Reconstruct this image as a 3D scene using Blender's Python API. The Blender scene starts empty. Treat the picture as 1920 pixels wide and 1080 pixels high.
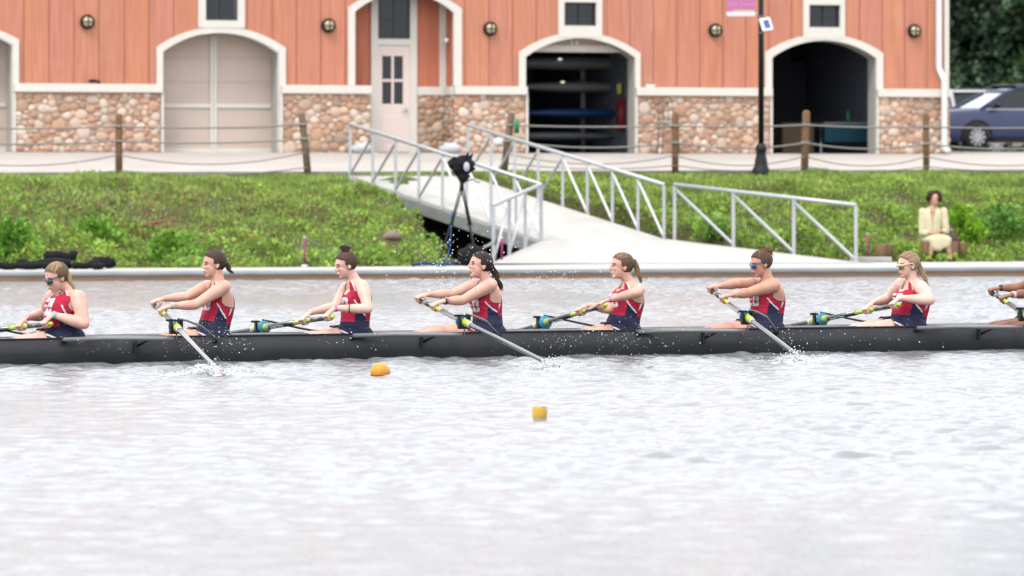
import bpy, bmesh, math, random
import numpy as np
from mathutils import Vector, Matrix
from math import sin, cos, pi, sqrt, radians, atan2, tan
random.seed(7); rng = np.random.default_rng(11)
S = bpy.context.scene
COL = S.collection
# ------------------------------------------------------------------ camera
CAMH = 1.585; F = 8800.0; HY = 345.0          # eye height (m); focal length and horizon row of the 1920 px wide photograph
cam = bpy.data.cameras.new('camera'); camo = bpy.data.objects.new('camera', cam); COL.objects.link(camo)
cam.sensor_width = 36; cam.lens = F/1920*36; cam.shift_y = -(540-HY)/1920
cam.clip_start = 0.5; cam.clip_end = 900
camo.location = (0, 0, CAMH); camo.rotation_euler = (pi/2, 0, 0)
cam.dof.use_dof = True; cam.dof.focus_distance = 43.0; cam.dof.aperture_fstop = 3.4
S.camera = camo
# ------------------------------------------------------------------ world
W = bpy.data.worlds.new("World"); S.world = W; W.use_nodes = True
nt = W.node_tree; nt.nodes.clear()
SUN_EL, SUN_ROT = radians(58), radians(150)
sky = nt.nodes.new('ShaderNodeTexSky'); sky.sky_type = 'NISHITA'; sky.sun_disc = False
sky.sun_elevation = SUN_EL; sky.sun_rotation = SUN_ROT; sky.dust_density = 3.0; sky.air_density = 1.0
hsv = nt.nodes.new('ShaderNodeHueSaturation'); hsv.inputs['Saturation'].default_value = 0.30
mx = nt.nodes.new('ShaderNodeMixRGB'); mx.inputs[0].default_value = 0.72; mx.inputs[2].default_value = (12.9, 13.3, 14.1, 1)   # cloud layer over the sky
bg = nt.nodes.new('ShaderNodeBackground'); bg.inputs[1].default_value = 0.105
wo = nt.nodes.new('ShaderNodeOutputWorld')
nt.links.new(sky.outputs[0], hsv.inputs['Color']); nt.links.new(hsv.outputs[0], mx.inputs[1]); nt.links.new(mx.outputs[0], bg.inputs[0]); nt.links.new(bg.outputs[0], wo.inputs[0])
sl = bpy.data.lights.new('sun', 'SUN'); sl.energy = 1.3; sl.angle = radians(14); sl.color = (1.0, 0.96, 0.9)
so = bpy.data.objects.new('sun', sl); COL.objects.link(so)
# sun comes from behind-left of the camera, high
_az = radians(205)   # direction to the sun measured from +Y clockwise
_d = Vector((sin(_az)*cos(SUN_EL), cos(_az)*cos(SUN_EL), sin(SUN_EL)))
so.rotation_euler = _d.to_track_quat('Z', 'Y').to_euler(); sky.sun_rotation = _az
S.view_settings.view_transform = 'Standard'; S.view_settings.look = 'None'; S.view_settings.exposure = 1.10; S.view_settings.gamma = 1
S.cycles.max_bounces = 6; S.cycles.diffuse_bounces = 3; S.cycles.glossy_bounces = 3; S.cycles.transmission_bounces = 4; S.cycles.transparent_max_bounces = 6
# ------------------------------------------------------------------ helpers
def V(*a): return Vector(a)
def at(px, py, Y): return Vector(((px-960)/F*Y, Y, CAMH+(HY-py)/F*Y))
def meshobj(name, verts, faces, mats=(), parent=None, loc=None, midx=None, smooth=True):
    me = bpy.data.meshes.new(name)
    if isinstance(verts, np.ndarray):
        faces = np.asarray(faces, dtype=np.int32)
        n, k = faces.shape
        me.vertices.add(len(verts)); me.vertices.foreach_set('co', verts.astype(np.float32).ravel())
        me.loops.add(n*k); me.loops.foreach_set('vertex_index', faces.ravel())
        me.polygons.add(n); me.polygons.foreach_set('loop_start', np.arange(0, n*k, k, dtype=np.int32))
        try: me.polygons.foreach_set('loop_total', np.full(n, k, dtype=np.int32))
        except Exception: pass
        me.update(calc_edges=True)
    else:
        me.from_pydata([tuple(v) for v in verts], [], faces)
    for m in mats: me.materials.append(m)
    if midx is not None: me.polygons.foreach_set('material_index', np.asarray(midx, dtype=np.int32))
    if smooth: me.polygons.foreach_set('use_smooth', np.ones(len(me.polygons), dtype=bool))
    o = bpy.data.objects.new(name, me); COL.objects.link(o)
    if parent: o.parent = parent
    if loc is not None: o.location = loc
    return o
def tag(o, label=None, cat=None, group=None, kind=None):
    if label: o['label'] = label
    if cat: o['category'] = cat
    if group: o['group'] = group
    if kind: o['kind'] = kind
    return o
def empty(name, loc=(0,0,0), rz=0, **k):
    o = bpy.data.objects.new(name, None); COL.objects.link(o); o.location = loc; o.rotation_euler = (0,0,rz); o.empty_display_size = .2
    return tag(o, **k)
def copy_tree(o, parent=None):
    c = o.copy(); COL.objects.link(c)
    if parent: c.parent = parent
    for ch in [x for x in COL.objects if x.parent == o]: copy_tree(ch, c)
    return c
def frame(d, up=(0,0,1)):
    d = Vector(d).normalized(); u = Vector(up)
    if abs(d.dot(u.normalized())) > .98: u = Vector((1,0,0))
    a = u.cross(d).normalized(); b = d.cross(a).normalized()
    return d, a, b
class MB:
    def __init__(s): s.v=[]; s.f=[]; s.m=[]; s.sm=[]; s.cur=0
    def add(s, vs, fs, sm=False):
        n=len(s.v); s.v += [tuple(x) for x in vs]; s.f += [[i+n for i in f] for f in fs]; s.m += [s.cur]*len(fs); s.sm += [sm]*len(fs); return s
    def box(s, x0,x1,y0,y1,z0,z1):
        vs=[(x,y,z) for z in (z0,z1) for y in (y0,y1) for x in (x0,x1)]
        return s.add(vs, [[0,2,3,1],[4,5,7,6],[0,1,5,4],[2,6,7,3],[0,4,6,2],[1,3,7,5]])
    def bar(s, p, q, w, h=None, up=(0,0,1)):      # square bar p->q
        h = h or w; p=Vector(p); q=Vector(q); d,a,b = frame(q-p, up)
        vs=[c+a*(i*w/2)+b*(j*h/2) for c in (p,q) for i,j in ((-1,-1),(1,-1),(1,1),(-1,1))]
        return s.add(vs, [[3,2,1,0],[4,5,6,7],[0,1,5,4],[1,2,6,5],[2,3,7,6],[3,0,4,7]])
    def tube(s, pts, r, n=8, cap=True):
        pts=[Vector(p) for p in pts]; rs = r if hasattr(r,'__len__') else [r]*len(pts)
        vs=[]; fs=[]; a0=None
        for i,p in enumerate(pts):
            d = (pts[min(i+1,len(pts)-1)]-pts[max(i-1,0)]).normalized()
            if a0 is None: _,a,b = frame(d)
            else:
                a = (a0 - d*a0.dot(d)).normalized(); b = d.cross(a)
            a0=a
            for k in range(n):
                t=2*pi*k/n; vs.append(p+(a*cos(t)+b*sin(t))*rs[i])
        for i in range(len(pts)-1):
            for k in range(n): fs.append([i*n+k, i*n+(k+1)%n, (i+1)*n+(k+1)%n, (i+1)*n+k])
        if cap: fs.append(list(range(n))[::-1]); fs.append([(len(pts)-1)*n+k for k in range(n)])
        return s.add(vs, fs, True)
    def lathe(s, prof, n=16, o=(0,0,0)):          # prof [(r,z)]
        vs=[]; fs=[]
        for r,z in prof:
            for k in range(n): vs.append((o[0]+r*cos(2*pi*k/n), o[1]+r*sin(2*pi*k/n), o[2]+z))
        for i in range(len(prof)-1):
            for k in range(n): fs.append([i*n+k, i*n+(k+1)%n, (i+1)*n+(k+1)%n, (i+1)*n+k])
        fs.append(list(range(n))[::-1]); fs.append([(len(prof)-1)*n+k for k in range(n)])
        return s.add(vs, fs, True)
    def prism(s, poly, a, b):                     # poly: list of Vector (3D), extruded by vector from a to b offsets
        n=len(poly); a=Vector(a); b=Vector(b)
        vs=[Vector(p)+a for p in poly]+[Vector(p)+b for p in poly]
        fs=[list(range(n))[::-1], [n+i for i in range(n)]]+[[i,(i+1)%n,n+(i+1)%n,n+i] for i in range(n)]
        return s.add(vs, fs)
    def ell(s, c, r, rot=None, nu=16, nv=12):     # ellipsoid
        c=Vector(c); vs=[]; fs=[]
        R = rot if rot is not None else Matrix.Identity(3)
        for i in range(1,nv):
            ph=pi*i/nv
            for k in range(nu):
                t=2*pi*k/nu; vs.append(c+R@Vector((r[0]*sin(ph)*cos(t), r[1]*sin(ph)*sin(t), r[2]*cos(ph))))
        top=len(vs); vs.append(c+R@Vector((0,0,r[2]))); vs.append(c+R@Vector((0,0,-r[2])))
        for i in range(nv-2):
            for k in range(nu): fs.append([i*nu+k,(i+1)*nu+k,(i+1)*nu+(k+1)%nu,i*nu+(k+1)%nu])
        for k in range(nu): fs.append([top,k,(k+1)%nu]); fs.append([top+1,(nv-2)*nu+(k+1)%nu,(nv-2)*nu+k])
        return s.add(vs, fs, True)
    def loft(s, rings, cap=True):                 # rings: list of equal-length point lists
        n=len(rings[0]); vs=[p for r in rings for p in r]; fs=[]
        for i in range(len(rings)-1):
            for k in range(n): fs.append([i*n+k, i*n+(k+1)%n, (i+1)*n+(k+1)%n, (i+1)*n+k])
        if cap: fs.append(list(range(n))[::-1]); fs.append([(len(rings)-1)*n+k for k in range(n)])
        return s.add(vs, fs, True)
    def mat(s, i): s.cur=i; return s
    def build(s, name, mats, parent=None, loc=None, bevel=0, smooth=None):
        if not isinstance(mats,(list,tuple)): mats=[mats]
        o = meshobj(name, s.v, s.f, mats, parent, loc, s.m, smooth=False)
        o.data.polygons.foreach_set('use_smooth', np.array(s.sm if smooth is None else [smooth]*len(s.f), dtype=bool))
        if bevel:
            b=o.modifiers.new('b','BEVEL'); b.width=bevel; b.segments=2; b.limit_method='ANGLE'; b.angle_limit=radians(40)
        return o
# ------------------------------------------------------------------ materials
KA = 0.64
def mat(name, col, rough=.6, metal=0, noise=0, nscale=8, bump=0, bscale=40, stretch=None, spec=None, col2=None, attr=None, coat=0, sss=0, emit=0, dist=.01, detail=4):
    col=tuple(c*KA for c in col); col2=tuple(c*KA for c in col2) if col2 else None
    m = bpy.data.materials.new(name); m.use_nodes=True; t=m.node_tree; p=t.nodes['Principled BSDF']; L=t.links.new
    p.inputs['Base Color'].default_value=(*col,1); p.inputs['Roughness'].default_value=rough; p.inputs['Metallic'].default_value=metal
    p.inputs['Specular IOR Level'].default_value=(spec if spec is not None else (.14 if rough>.55 else .3) if not metal else .5)
    if coat: p.inputs['Coat Weight'].default_value=coat
    if sss: p.inputs['Subsurface Weight'].default_value=sss; p.inputs['Subsurface Radius'].default_value=(.012,.004,.002); p.inputs['Subsurface Scale'].default_value=1
    if emit: p.inputs['Emission Color'].default_value=(*col,1); p.inputs['Emission Strength'].default_value=emit
    tc=t.nodes.new('ShaderNodeTexCoord'); src=tc.outputs['Object']
    if stretch:
        mp=t.nodes.new('ShaderNodeMapping'); mp.inputs['Scale'].default_value=stretch; L(src, mp.inputs[0]); src=mp.outputs[0]
    base=None
    if attr:
        an=t.nodes.new('ShaderNodeAttribute'); an.attribute_name=attr; base=an.outputs['Color']; L(base,p.inputs['Base Color'])
    if noise or col2:
        nz=t.nodes.new('ShaderNodeTexNoise'); nz.inputs['Scale'].default_value=nscale; nz.inputs['Detail'].default_value=detail; nz.inputs['Roughness'].default_value=.6; L(src,nz.inputs[0])
        rp=t.nodes.new('ShaderNodeMapRange'); rp.inputs[1].default_value=.3; rp.inputs[2].default_value=.7; L(nz.outputs[0],rp.inputs[0])
        mxn=t.nodes.new('ShaderNodeMixRGB'); L(rp.outputs[0], mxn.inputs[0])
        if attr:
            mxn.blend_type='MULTIPLY'; mxn.inputs[0].default_value=noise; L(base,mxn.inputs[1]); mxn.inputs[2].default_value=(.5,.5,.5,1)
            mm=t.nodes.new('ShaderNodeMath'); mm.operation='MULTIPLY'; mm.inputs[1].default_value=noise; L(rp.outputs[0],mm.inputs[0]); L(mm.outputs[0],mxn.inputs[0])
        else:
            c2 = col2 or tuple(c*(1-noise) for c in col)
            mxn.inputs[1].default_value=(*col,1); mxn.inputs[2].default_value=(*c2,1)
        L(mxn.outputs[0], p.inputs['Base Color'])
    if bump:
        nb=t.nodes.new('ShaderNodeTexNoise'); nb.inputs['Scale'].default_value=bscale; nb.inputs['Detail'].default_value=3; L(src,nb.inputs[0])
        bp=t.nodes.new('ShaderNodeBump'); bp.inputs['Strength'].default_value=bump; bp.inputs['Distance'].default_value=dist; L(nb.outputs[0],bp.inputs['Height']); L(bp.outputs[0],p.inputs['Normal'])
    return m
M={}
M['cream']=mat('cream_trim',(.78,.735,.66),.55,noise=.06,nscale=3)
M['doorpink']=mat('garage_panel',(.66,.535,.46),.6,noise=.05,nscale=2)
M['doorskin']=mat('door_paint',(.84,.70,.64),.5,noise=.04)
M['glass']=mat('window_glass',(.012,.016,.02),.08,spec=.32)
M['darkframe']=mat('dark_window_frame',(.03,.035,.04),.4)
M['mortar']=mat('mortar',(.20,.125,.085),.95,noise=.4,nscale=12,bump=.5,bscale=60)
M['stone']=mat('river_stone',(.5,.4,.3),.85,attr='Col',noise=.35,nscale=9,bump=.35,bscale=30)
M['black']=mat('black_paint',(.014,.015,.017),.45,spec=.2)
M['blackcloth']=mat('black_cloth',(.013,.013,.015),.8,bump=.5,bscale=30,noise=.4)
M['lampglass']=mat('lamp_glass',(.62,.55,.34),.3)
M['concrete']=mat('pale_concrete',(.55,.51,.465),.9,noise=.14,nscale=.9,bump=.2,bscale=30,col2=(.46,.42,.38))
M['kerb']=mat('kerb_concrete',(.30,.29,.26),.9,noise=.4,nscale=4,bump=.4)
M['deckwhite']=mat('gangway_deck',(.56,.54,.505),.75,noise=.16,nscale=1.6,bump=.15,bscale=40)
M['alu']=mat('aluminium',(.56,.57,.58),.42,metal=.45,noise=.1,nscale=5)
M['beamgrey']=mat('weathered_beam',(.36,.38,.36),.6,metal=.2,noise=.25,nscale=3)
M['wood']=mat('timber_post',(.27,.155,.085),.85,col2=(.17,.095,.052),nscale=14,stretch=(3,3,.5),bump=.5,bscale=30)
M['woodgrey']=mat('weathered_post',(.26,.19,.14),.9,col2=(.15,.10,.07),nscale=12,stretch=(3,3,.5),bump=.6,bscale=30)
M['bollard']=mat('sawn_timber',(.30,.185,.105),.9,col2=(.15,.085,.05),nscale=7,stretch=(2.5,2.5,.4),bump=.5,bscale=25)
M['fascia']=mat('brown_timber_fascia',(.24,.135,.08),.85,col2=(.33,.20,.12),nscale=3,stretch=(.4,1,4),bump=.4)
M['pipe']=mat('grey_rubber_edge',(.30,.305,.31),.45,noise=.25,nscale=2)
M['darkrub']=mat('dark_rubber',(.03,.028,.025),.8,noise=.4)
M['rope']=mat('rope',(.36,.34,.31),.9,noise=.3,nscale=60)
M['pink']=mat('pink_stake',(.36,.055,.15),.6)
M['soil']=mat('bank_soil',(.10,.13,.035),.95,col2=(.105,.07,.045),nscale=.9,bump=.6,bscale=12)
M['white']=mat('white_plastic',(.78,.78,.78),.4)
M['green']=mat('green_plastic',(.03,.25,.09),.5)
M['carbon']=mat('carbon_hull',(.038,.040,.046),.45,noise=.3,nscale=3,bump=.05,bscale=14,spec=.22)
M['carbonshaft']=mat('carbon_shaft',(.03,.031,.034),.25,spec=.7,coat=.5)
M['lime']=mat('lime_grip',(.50,.60,.07),.5,noise=.2,nscale=60)
M['teal']=mat('teal_collar',(.02,.25,.38),.4)
M['gunmetal']=mat('rigger_tube',(.13,.13,.135),.35,metal=.6)
M['bladepaint']=mat('blade_paint',(.45,.04,.07),.35)
M['steel']=mat('steel',(.55,.55,.56),.3,metal=.9)
M['bright']=mat('print_ink',(.55,.72,.80),.5)
# ================================================================== WATER
def water_height(X, Y):
    H = np.zeros_like(X); r = np.random.default_rng(3)
    for i in range(64):
        lam = 0.13*(.60/0.13)**(i/63.0)
        th = r.normal(radians(80), .75)                      # waves run roughly toward the camera
        k = 2*pi/lam; a = 0.0037*lam**0.8*(0.7+.6*r.random())
        H += a*np.sin(k*(cos(th)*X + sin(th)*Y) + r.random()*6.283)
    m = .75+.35*np.sin(X*.31+Y*.17+1)+.25*np.sin(X*.13-Y*.41)  # calmer and rougher patches
    return H*m
wm = bpy.data.materials.new('river_water'); wm.use_nodes=True
t=wm.node_tree; p=t.nodes['Principled BSDF']; p.inputs['Base Color'].default_value=(.122,.128,.128,1); p.inputs['Roughness'].default_value=.15; p.inputs['IOR'].default_value=1.45
tc=t.nodes.new('ShaderNodeTexCoord'); mp=t.nodes.new('ShaderNodeMapping'); mp.inputs['Scale'].default_value=(.8,1.5,1); nz=t.nodes.new('ShaderNodeTexNoise'); nz.inputs['Scale'].default_value=15; nz.inputs['Detail'].default_value=4
bp=t.nodes.new('ShaderNodeBump'); bp.inputs['Strength'].default_value=1.0; bp.inputs['Distance'].default_value=.013
t.links.new(tc.outputs['Object'],mp.inputs[0]); t.links.new(mp.outputs[0],nz.inputs[0]); t.links.new(nz.outputs[0],bp.inputs['Height']); t.links.new(bp.outputs[0],p.inputs['Normal'])
def grid(xs, ys, zf):
    X,Y=np.meshgrid(xs,ys); Z=zf(X,Y); v=np.stack([X,Y,Z],-1).reshape(-1,3); n=len(xs)
    i=np.arange(len(ys)-1)[:,None]*n+np.arange(n-1)[None,:]
    f=np.stack([i,i+1,i+1+n,i+n],-1).reshape(-1,4); return v,f
ys = np.concatenate([np.arange(13,30,.05), np.arange(30,58,.038), np.arange(58,90,.055)])
xs = np.arange(-11.5,11.5,.04)
def wh(X,Y):
    e = np.clip((11.5-np.abs(X))/1.0,0,1)*np.clip((Y-13)/1.5,0,1)
    return water_height(X,Y)*e
v,f=grid(xs,ys,wh)
NEARW=(v,f)
vo=[(-400,-60,0),(400,-60,0),(400,13,0),(-400,13,0),(-11.5,13,0),(11.46,13,0),(-11.5,89.94,0),(11.46,89.94,0),(-400,89.94,0),(400,89.94,0)]
n0=len(v); v=np.concatenate([v,np.array(vo)])
f=np.concatenate([f, np.array([[0,1,2,3],[3,4,6,8],[5,2,9,7]])+n0])
tag(meshobj('river_water', v, f, [wm]), kind='structure')
# ================================================================== GROUND
BA = radians(17.3); BO = Vector((-11.07,104.8,0)); BU = Vector((cos(BA),sin(BA),0)); BN = Vector((sin(BA),-cos(BA),0)); ZB = 2.30
def uv_of(X,Y): dx=X-BO.x; dy=Y-BO.y; return dx*BU.x+dy*BU.y, dx*BN.x+dy*BN.y
def prom_z(X,Y):
    u,v_=uv_of(X,Y)
    ve=10.0+.03*(u-3)
    ze=1.80+.0035*u
    z=np.where(v_>0, ZB-(ZB-ze)*np.clip(v_/ve,0,1.2), np.where(v_>-12, ZB+.15*np.clip(-v_-1.5,0,10.5)/10.5, ZB+.15+.0*v_))
    return z
def edgeY(X):       # promenade edge
    X=np.asarray(X,float); u=(X-BO.x)/BU.x
    for _ in range(8):
        ve=10.0+.03*(u-3); Y=BO.y+u*BU.y+ve*BN.y; u=(X-BO.x-ve*BN.x)/BU.x
    return BO.y+u*BU.y+ve*BN.y
us=np.concatenate([[-160],np.arange(-16,34,1.0),[180]]); vs_=np.array([-140,-60,-30,-20,-12,-6,-1.5,0,1,2.5,4,6,8,10.0])
U_,V_=np.meshgrid(us,vs_); VV=np.where(V_>=10, 10.0+.03*(np.clip(U_,-16,33)-3), V_)
PX=BO.x+U_*BU.x+VV*BN.x; PY=BO.y+U_*BU.y+VV*BN.y; PZ=prom_z(PX,PY)
n=len(us); i=np.arange(len(vs_)-1)[:,None]*n+np.arange(n-1)[None,:]; f=np.stack([i,i+n,i+n+1,i+1],-1).reshape(-1,4)
tag(meshobj('promenade', np.stack([PX,PY,PZ],-1).reshape(-1,3), f, [M['concrete']]), kind='structure')
# kerb edge of the promenade
kb=MB(); prev=None
for X in np.arange(-14,14.01,.5):
    Y=float(edgeY(X)); z=float(prom_z(np.array(X),np.array(Y)))
    q=Vector((X,Y-.02,z-.06)); 
    if prev is not None: kb.bar(prev,q,.16,.17)
    prev=q
tag(kb.build('promenade_kerb',M['kerb']),kind='structure')
DL=Vector((-8.36,76.6,0)); DR=Vector((8.85,81.1,0)); DD=(DR-DL).normalized(); DN=Vector((-DD.y,DD.x,0))
def dockY(X): return DL.y+(np.asarray(X,float)-DL.x)*DD.y/DD.x
def backY(X):     # line where the bank meets the water behind the dock
    X=np.asarray(X,float); return dockY(X)+3.0+2.4*np.clip((X+2)/7,0,1)+.8*np.exp(-((X-1)/3)**2)
GA,GB=Vector((-3.25,94.3,1.746)),Vector((.55,88.0,.535)); GW=Vector((2.35,1.6,0))
def hump(X,Y): return .16*np.sin(X*1.9+Y*.7)*np.sin(Y*1.3-X*.5)+.10*np.sin(X*4.1+1)*np.sin(Y*3.3)+.12*np.sin(X*.8+2)
def hollow(X,Y):
    d=(GB-GA).xy.normalized(); w=GW.xy.normalized(); a=((X-GA.x)*d.x+(Y-GA.y)*d.y); b=((X-GA.x)*w.x+(Y-GA.y)*w.y)
    xl=np.interp(Y,[78,82,91,94.5],[-1.05,-1.15,-2.35,-3.3])+.12*np.sin(Y*2.1)+.07*np.sin(Y*5.3)
    side=np.clip((X-xl)/.45,0,1)*np.clip((GW.xy.length+.15-b)/.4,0,1); return side,np.clip((a-.5)/1.1,0,1)
def platey(X): return np.interp(X,[-.6,.55,2.9,6.5],[86.0,88.0,89.6,86.0])
def bank_z(X,Y):
    yb=backY(X); ye=edgeY(X)-.12; t_=(Y-yb)/(ye-yb)
    ze=prom_z(X,ye)-.10
    tt=np.clip(t_,0,1); z=-.05+(ze+.05)*(.25*tt+.75*np.sin(tt*pi/2)**1.1)+hump(X,Y)*np.sin(tt*pi)**.7
    z=np.where(t_<0,-.05+t_*3,z)
    # hollow under the gangway
    d=(GB-GA).xy.normalized(); w=GW.xy.normalized(); L=(GB-GA).xy.length
    a=((X-GA.x)*d.x+(Y-GA.y)*d.y); b=((X-GA.x)*w.x+(Y-GA.y)*w.y)
    zd=GA.z+(GB.z-GA.z)*np.clip(a/L,0,1.3)
    side,al=hollow(X,Y)
    lim=np.maximum(zd-.35-1.5*np.clip(a/2.6,0,1),-.3)
    zz=z+(np.minimum(z,lim)-z)*side*al
    # behind the landing plate
    side2=np.clip((X+.8)/.5,0,1)*np.clip((6.6-X)/.6,0,1)*np.clip((platey(X)+.35-Y)/.4,0,1)
    return zz+(np.minimum(zz,-.05)-zz)*side2
xs=np.arange(-16,17,.12); ts=np.linspace(-.06,1,64)
X,T=np.meshgrid(xs,ts); Y=backY(X)+T*(edgeY(X)-.12-backY(X)); Z=bank_z(X,Y)
n=len(xs); i=np.arange(len(ts)-1)[:,None]*n+np.arange(n-1)[None,:]; f=np.stack([i,i+1,i+1+n,i+n],-1).reshape(-1,4)
tag(meshobj('river_bank', np.stack([X,Y,Z],-1).reshape(-1,3), f, [M['soil']]), kind='structure')
rb=MB()
for x0,x1 in ((-200,-16),(17,200)):
    rb.add([(x0,float(backY(x0 if abs(x0)<20 else (-16 if x0<0 else 17))),-.1),(x1,float(backY(x1 if abs(x1)<20 else (-16 if x1<0 else 17))),-.1),(x1,float(edgeY(x1 if abs(x1)<20 else (-16 if x1<0 else 17))),1.75),(x0,float(edgeY(x0 if abs(x0)<20 else (-16 if x0<0 else 17))),1.75)],[[0,1,2,3]])
tag(rb.build('far_river_bank',M['soil']),kind='structure')
# foliage of the bank
def leaf_mat(name, trans=.35):
    m=bpy.data.materials.new(name); m.use_nodes=True; t=m.node_tree; p=t.nodes['Principled BSDF']; an=t.nodes.new('ShaderNodeAttribute'); an.attribute_name='Col'
    p.inputs['Roughness'].default_value=.55; p.inputs['Specular IOR Level'].default_value=.25; t.links.new(an.outputs['Color'],p.inputs['Base Color'])
    tr=t.nodes.new('ShaderNodeBsdfTranslucent'); t.links.new(an.outputs['Color'],tr.inputs[0]); ms=t.nodes.new('ShaderNodeMixShader'); ms.inputs[0].default_value=trans
    t.links.new(p.outputs[0],ms.inputs[1]); t.links.new(tr.outputs[0],ms.inputs[2]); t.links.new(ms.outputs[0],t.nodes['Material Output'].inputs[0]); return m
M['leaf']=leaf_mat('leaf'); M['treeleaf']=leaf_mat('tree_leaf',.25)
def leaves(name, P, Nrm, size, cols, matl, parent=None, aspect=.45):
    """P (n,3) leaf bases, Nrm (n,3) directions the leaves point to, size (n), cols (n,3)"""
    n=len(P); d=Nrm/np.linalg.norm(Nrm,axis=1,keepdims=True)
    r=rng.normal(size=(n,3)); s=np.cross(d,r); s/=np.linalg.norm(s,axis=1,keepdims=True)+1e-9; u=np.cross(s,d)
    L=size[:,None]; w=L*aspect
    a=P; b=P+d*L*.5+s*w+u*L*.08; c=P+d*L-u*L*.18; e=P+d*L*.5-s*w+u*L*.08
    v=np.stack([a,b,c,e],1).reshape(-1,3); f=np.arange(n*4).reshape(n,4)
    o=meshobj(name,v,f,[matl],parent,smooth=False)
    ca=o.data.color_attributes.new('Col','FLOAT_COLOR','CORNER'); cc=np.ones((n,4,4),np.float32); cc[:,:,:3]=cols[:,None,:]; ca.data.foreach_set('color',cc.ravel()); return o
def sn(X,Y,s,ph=0):   # cheap smooth noise
    return (np.sin(X*s+ph)*np.sin(Y*s*1.3+ph*2)+np.sin(X*s*2.3+Y*s*.9+ph*3)*.6+np.sin(-X*s*1.1+Y*s*3.1+ph)*.4)/2
def bank_points(n, xlo=-12.5, xhi=13):
    X=rng.uniform(xlo,xhi,n); T=rng.random(n); Y=backY(X)+T*(edgeY(X)-.02-backY(X)); return X,Y,T
def under_gangway(X,Y,m=.0):
    d=(GB-GA).xy.normalized(); w=GW.xy.normalized(); a=((X-GA.x)*d.x+(Y-GA.y)*d.y); b=((X-GA.x)*w.x+(Y-GA.y)*w.y)
    s_,al=hollow(X,Y); u=(s_*al>.45)|((a>0)&(b>-.05)&(b<GW.xy.length+.05))
    plate=(X>-.9)&(X<6.6)&(Y<platey(X)+.12)
    return u|plate
def palette(n, base, var):
    g=rng.random(n)[:,None]; h=rng.random(n)[:,None]
    c=np.array(base)[None]*(1+var*(g*2-1)); c=c*np.concatenate([1+.35*(h-.5),1+.1*(h-.5),1-.3*(h-.5)],1); return np.clip(c,.005,.9)
def bank_cover():
    Ps=[];Ds=[];Ss=[];Cs=[]
    # short grass and low leaves everywhere; taller leafy clumps toward the water
    n=210000; X,Y,T=bank_points(n); clump=sn(X,Y,2.1,.4)+.5*sn(X,Y,5.3,2); tall=np.clip(.75-T,0,1)*np.clip(clump+.4,0,1.3)
    Z=bank_z(X,Y); bare=(sn(X,Y,1.7,4)+.5*sn(X,Y,6,1)+np.exp(-((X+6.6)/2.6)**2-((T-.55)/.25)**2)*.95+.9*np.exp(-((X+2.2)/.7)**2-((T-.38)/.28)**2)+.5*np.exp(-((X-7.2)/1.2)**2-((T-.5)/.2)**2) > .70)&(T>.15)&(T<.9)
    keep=(~under_gangway(X,Y,.2))&(~(bare&(rng.random(n)<.86)))&(Y<edgeY(X)-.12)
    X,Y,T,Z,tall,clump=[q[keep] for q in (X,Y,T,Z,tall,clump)]; n=len(X)
    h=rng.random(n)*tall*.45; P=np.stack([X+rng.normal(0,.03,n),Y,Z+h],-1)
    D=np.stack([rng.normal(0,.8,n),rng.normal(-.25,.7,n),rng.uniform(.1,1.2,n)],-1)
    sz=rng.uniform(.028,.068,n)*(1+.8*np.clip(tall,0,1)); sz[T>.8]*=.8
    c=palette(n,(.19,.295,.050),.40); dk=(np.clip(clump,-1,1)*.5+.5)[:,None]; c=c*(.42+.80*dk)  # leaf colour darkened between clumps, painting the shade there
    yl=np.clip((T-.55)/.3,0,1)[:,None]; c=c*(1+.32*yl*np.array([[1.35,1.1,.8]])); 
    br=(rng.random(n)<.05+.5*np.exp(-((X+6.4)/2.6)**2-((T-.55)/.3)**2)); c[br]=palette(br.sum(),(.19,.12,.06),.4)
    pa=sn(X,Y,.75,1.3); c=c*(1+.30*np.clip(pa,-1,1)[:,None]*np.array([[.7,.6,.3]]))
    sz=sz*(1+.45*np.clip(sn(X,Y,1.15,5),-.6,1)); c=np.clip(c*1.10,.005,.9)
    leaves('bank_vegetation',P,D,sz,c,M['leaf'])
    tag(COL.objects['bank_vegetation'],kind='stuff')
bank_cover()
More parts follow.
